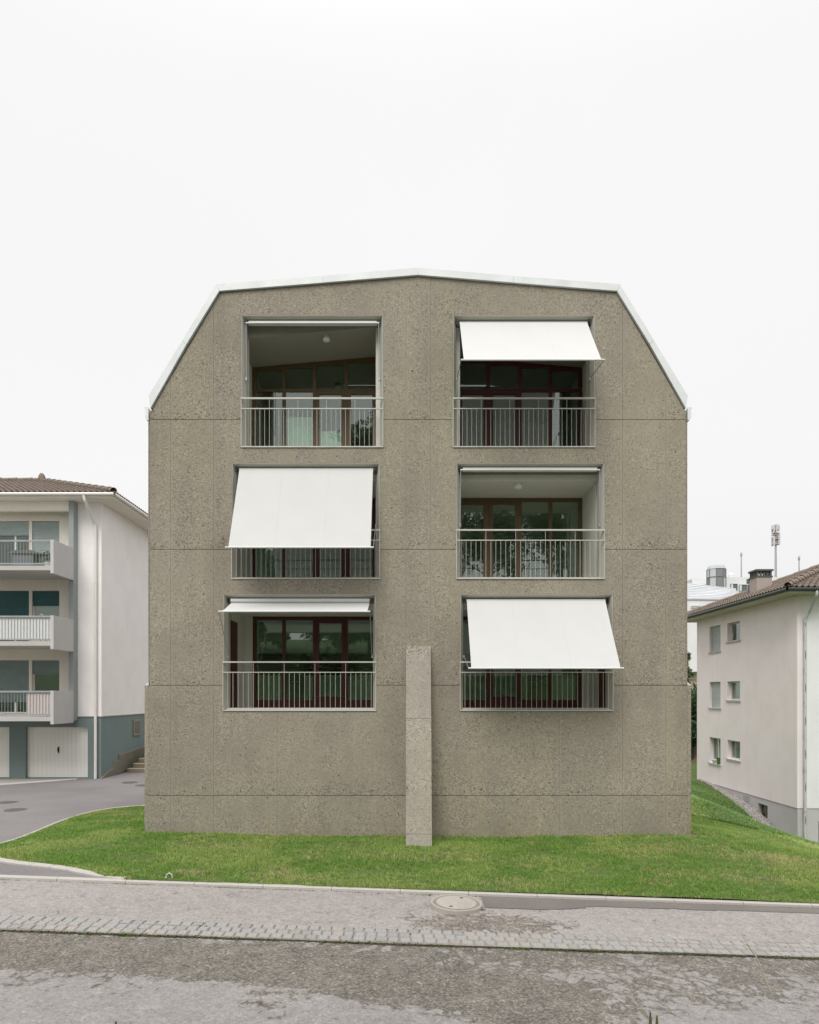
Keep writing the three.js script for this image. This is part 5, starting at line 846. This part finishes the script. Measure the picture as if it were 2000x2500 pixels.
// trees and shrubs: leaves are real faces on real limbs
const leafGeo = (() => { const f = new Faces(), q = rand32(41); for (let i = 0; i < 7; i++) { const a = q() * 6.28, e = (q() - 0.5) * 2, d = V3(Math.cos(a), e, Math.sin(a)).normalize(), s = V3(-Math.sin(a), (q() - 0.5), Math.cos(a)).normalize().multiplyScalar(0.16), b = d.clone().multiplyScalar(0.12), m = d.clone().multiplyScalar(0.42), t = d.clone().multiplyScalar(0.8); f.quad(b, m.clone().add(s), t, m.clone().sub(s)); } return f.geo(); })();
const leafMat = new THREE.MeshPhysicalMaterial({ color: 0xffffff, vertexColors: true, roughness: 0.7, transmission: 0.3, thickness: 0, side: THREE.DoubleSide }), barkMat = mat(0.09, 0.07, 0.05, 0.95, { map: asphC, bumpMap: asphB, bumpScale: 0.02 });
function tree(x, z, h, cw, n, seed, label, tint, group, leaf = 0.34, low = 0.3) {
  const q = rand32(seed), t = thing('tree', label, 'tree', group), y = groundY(x, z); t.position.set(x, y - 0.05, z); const limbs = [], tips = [];
  mesh('trunk', new THREE.CylinderGeometry(0.08, h * 0.022 + 0.08, h * 0.82, 9).toNonIndexed().translate(0, h * 0.41, 0), barkMat, t);
  for (let i = 0; i < 20; i++) { const a = q() * 6.28, y0 = h * (low + (0.95 - low) * q() ** 0.8 * 0.8), L = cw * (0.5 + 0.6 * q()) * (1.15 - (y0 / h) * 0.7), p0 = V3(0, y0, 0), p1 = V3(Math.cos(a) * L * 0.5, y0 + L * 0.3, Math.sin(a) * L * 0.5), p2 = V3(Math.cos(a) * L, y0 + L * (0.3 + 0.4 * q()), Math.sin(a) * L); limbs.push(tube([p0, p1, p2], 0.05, 5, 8)); tips.push([p1, 0.45], [p2, 0.6], [p1.clone().lerp(p2, 0.5), 0.5]); }
  tips.push([V3(0, h * 0.88, 0), 0.7], [V3(0, h * 0.8, 0), 0.7]);
  mesh('limb', limbs, barkMat, t); const l = [], s = cw * 0.36;
  for (let i = 0; i < n; i++) { const [c, k] = tips[Math.floor(q() * tips.length)], u = q() * 6.28, v = Math.acos(2 * q() - 1), r = s * k * 1.6 * q() ** 0.45; l.push([TM(c.x + r * Math.sin(v) * Math.cos(u), c.y + r * Math.cos(v) * 0.75, c.z + r * Math.sin(v) * Math.sin(u), q() * 6.28, leaf * (0.6 + 0.8 * q()), undefined, q() * 3, q() * 3), col(...tint).multiplyScalar(0.6 + 0.8 * q())]); }
  const np = leafGeo.attributes.position, P = new Float32Array(l.length * np.count * 3), C = new Float32Array(P.length), v = V3(); let o = 0;
  for (const [m, c] of l) for (let i = 0; i < np.count; i++) { v.fromBufferAttribute(np, i).applyMatrix4(m); P[o] = v.x; C[o++] = c.r; P[o] = v.y; C[o++] = c.g; P[o] = v.z; C[o++] = c.b; }
  const g = new THREE.BufferGeometry(); g.setAttribute('position', new THREE.BufferAttribute(P, 3)); g.setAttribute('color', new THREE.BufferAttribute(C, 3)); g.computeVertexNormals(); mesh('crown', g, leafMat, t); return t;
}
// across the street, mirrored in the loggia windows
tree(-2.5, 30, 17.5, 4.2, 2600, 1, 'tall tree on the bank mirrored in the top left windows', [0.07, 0.11, 0.04], 'trees on the bank across the street');
tree(5.5, 29, 10.5, 4.0, 1300, 2, 'spreading tree on the bank mirrored left in the middle right windows', [0.075, 0.12, 0.04], 'trees on the bank across the street', 0.34, 0.5);
tree(11, 32, 11, 4.0, 1300, 3, 'spreading tree on the bank mirrored right in the middle right windows', [0.065, 0.11, 0.035], 'trees on the bank across the street', 0.34, 0.5);
tree(-10, 27, 7.5, 3.6, 4200, 4, 'low broad tree on the bank mirrored in the lower left windows', [0.07, 0.115, 0.035], 'trees on the bank across the street', 0.34, 0.12);
tree(17, 27, 10, 3.6, 4200, 5, 'tree farthest right on the bank across the street', [0.07, 0.115, 0.035], 'trees on the bank across the street');
['leftmost', 'second from left', 'third from left', 'middle', 'third from right', 'second from right', 'rightmost'].forEach((w, i) => tree(-13.5 + i * 4.4, 28.5 + (i % 2) * 2, 3.6, 2.6, 1700, 90 + i, `${w} broad shrub in the hedge row on the bank across the street`, [0.06, 0.1, 0.03], 'trees on the bank across the street', 0.4, 0.08));
for (const [x, z, h, cw, sd, lab] of [[-4.5, 21, 2.2, 1.7, 71, 'bush left of the bank middle mirrored in the lower windows'], [0.5, 22, 2.6, 1.9, 72, 'bush in the bank middle mirrored in the lower windows'], [5, 21, 2.1, 1.7, 73, 'bush right of the bank middle mirrored in the lower windows']]) tree(x, z, h, cw, 1500, sd, lab, [0.06, 0.1, 0.03], 'trees on the bank across the street', 0.3, 0.1);
// the gap between the houses
const gapHedge = [[18.9, -31.6, 5.1, 1.5, 81, 'tall hedge shrub in the gap beside the pink house'], [20.3, -33.9, 5.4, 1.6, 82, 'shrub behind the tall hedge shrub in the gap']];
for (const [x, z, h, cw, sd, lab] of gapHedge) tree(x, z, h, cw, 2600, sd, lab, [0.05, 0.1, 0.03], null, 0.4, 0.1);
{ const p = at(1687, 1625, 52); tree(p.x - 0.7, p.z, p.y + 2.4 + 1.0, 0.9, 900, 83, 'slender young tree against the cream building', [0.1, 0.16, 0.05], null, 0.3, 0.5); }
struct('earth_bank', sheet(10, 30, -40, -29.5, 40, 24, (x, z) => groundY(x, z) - 0.1 + 2.4 * sm(-31, -33.5, z) + 0.25 * (fbm(x * 1.3, z * 1.3, 3) - 0.5), null), mat(0.25, 0.19, 0.13, 1, { map: asphC, bumpMap: asphB, bumpScale: 0.04 }));
scene.traverse((o) => { if (o.isMesh) o.castShadow = o.receiveShadow = true; });
renderer.render(scene, camera);
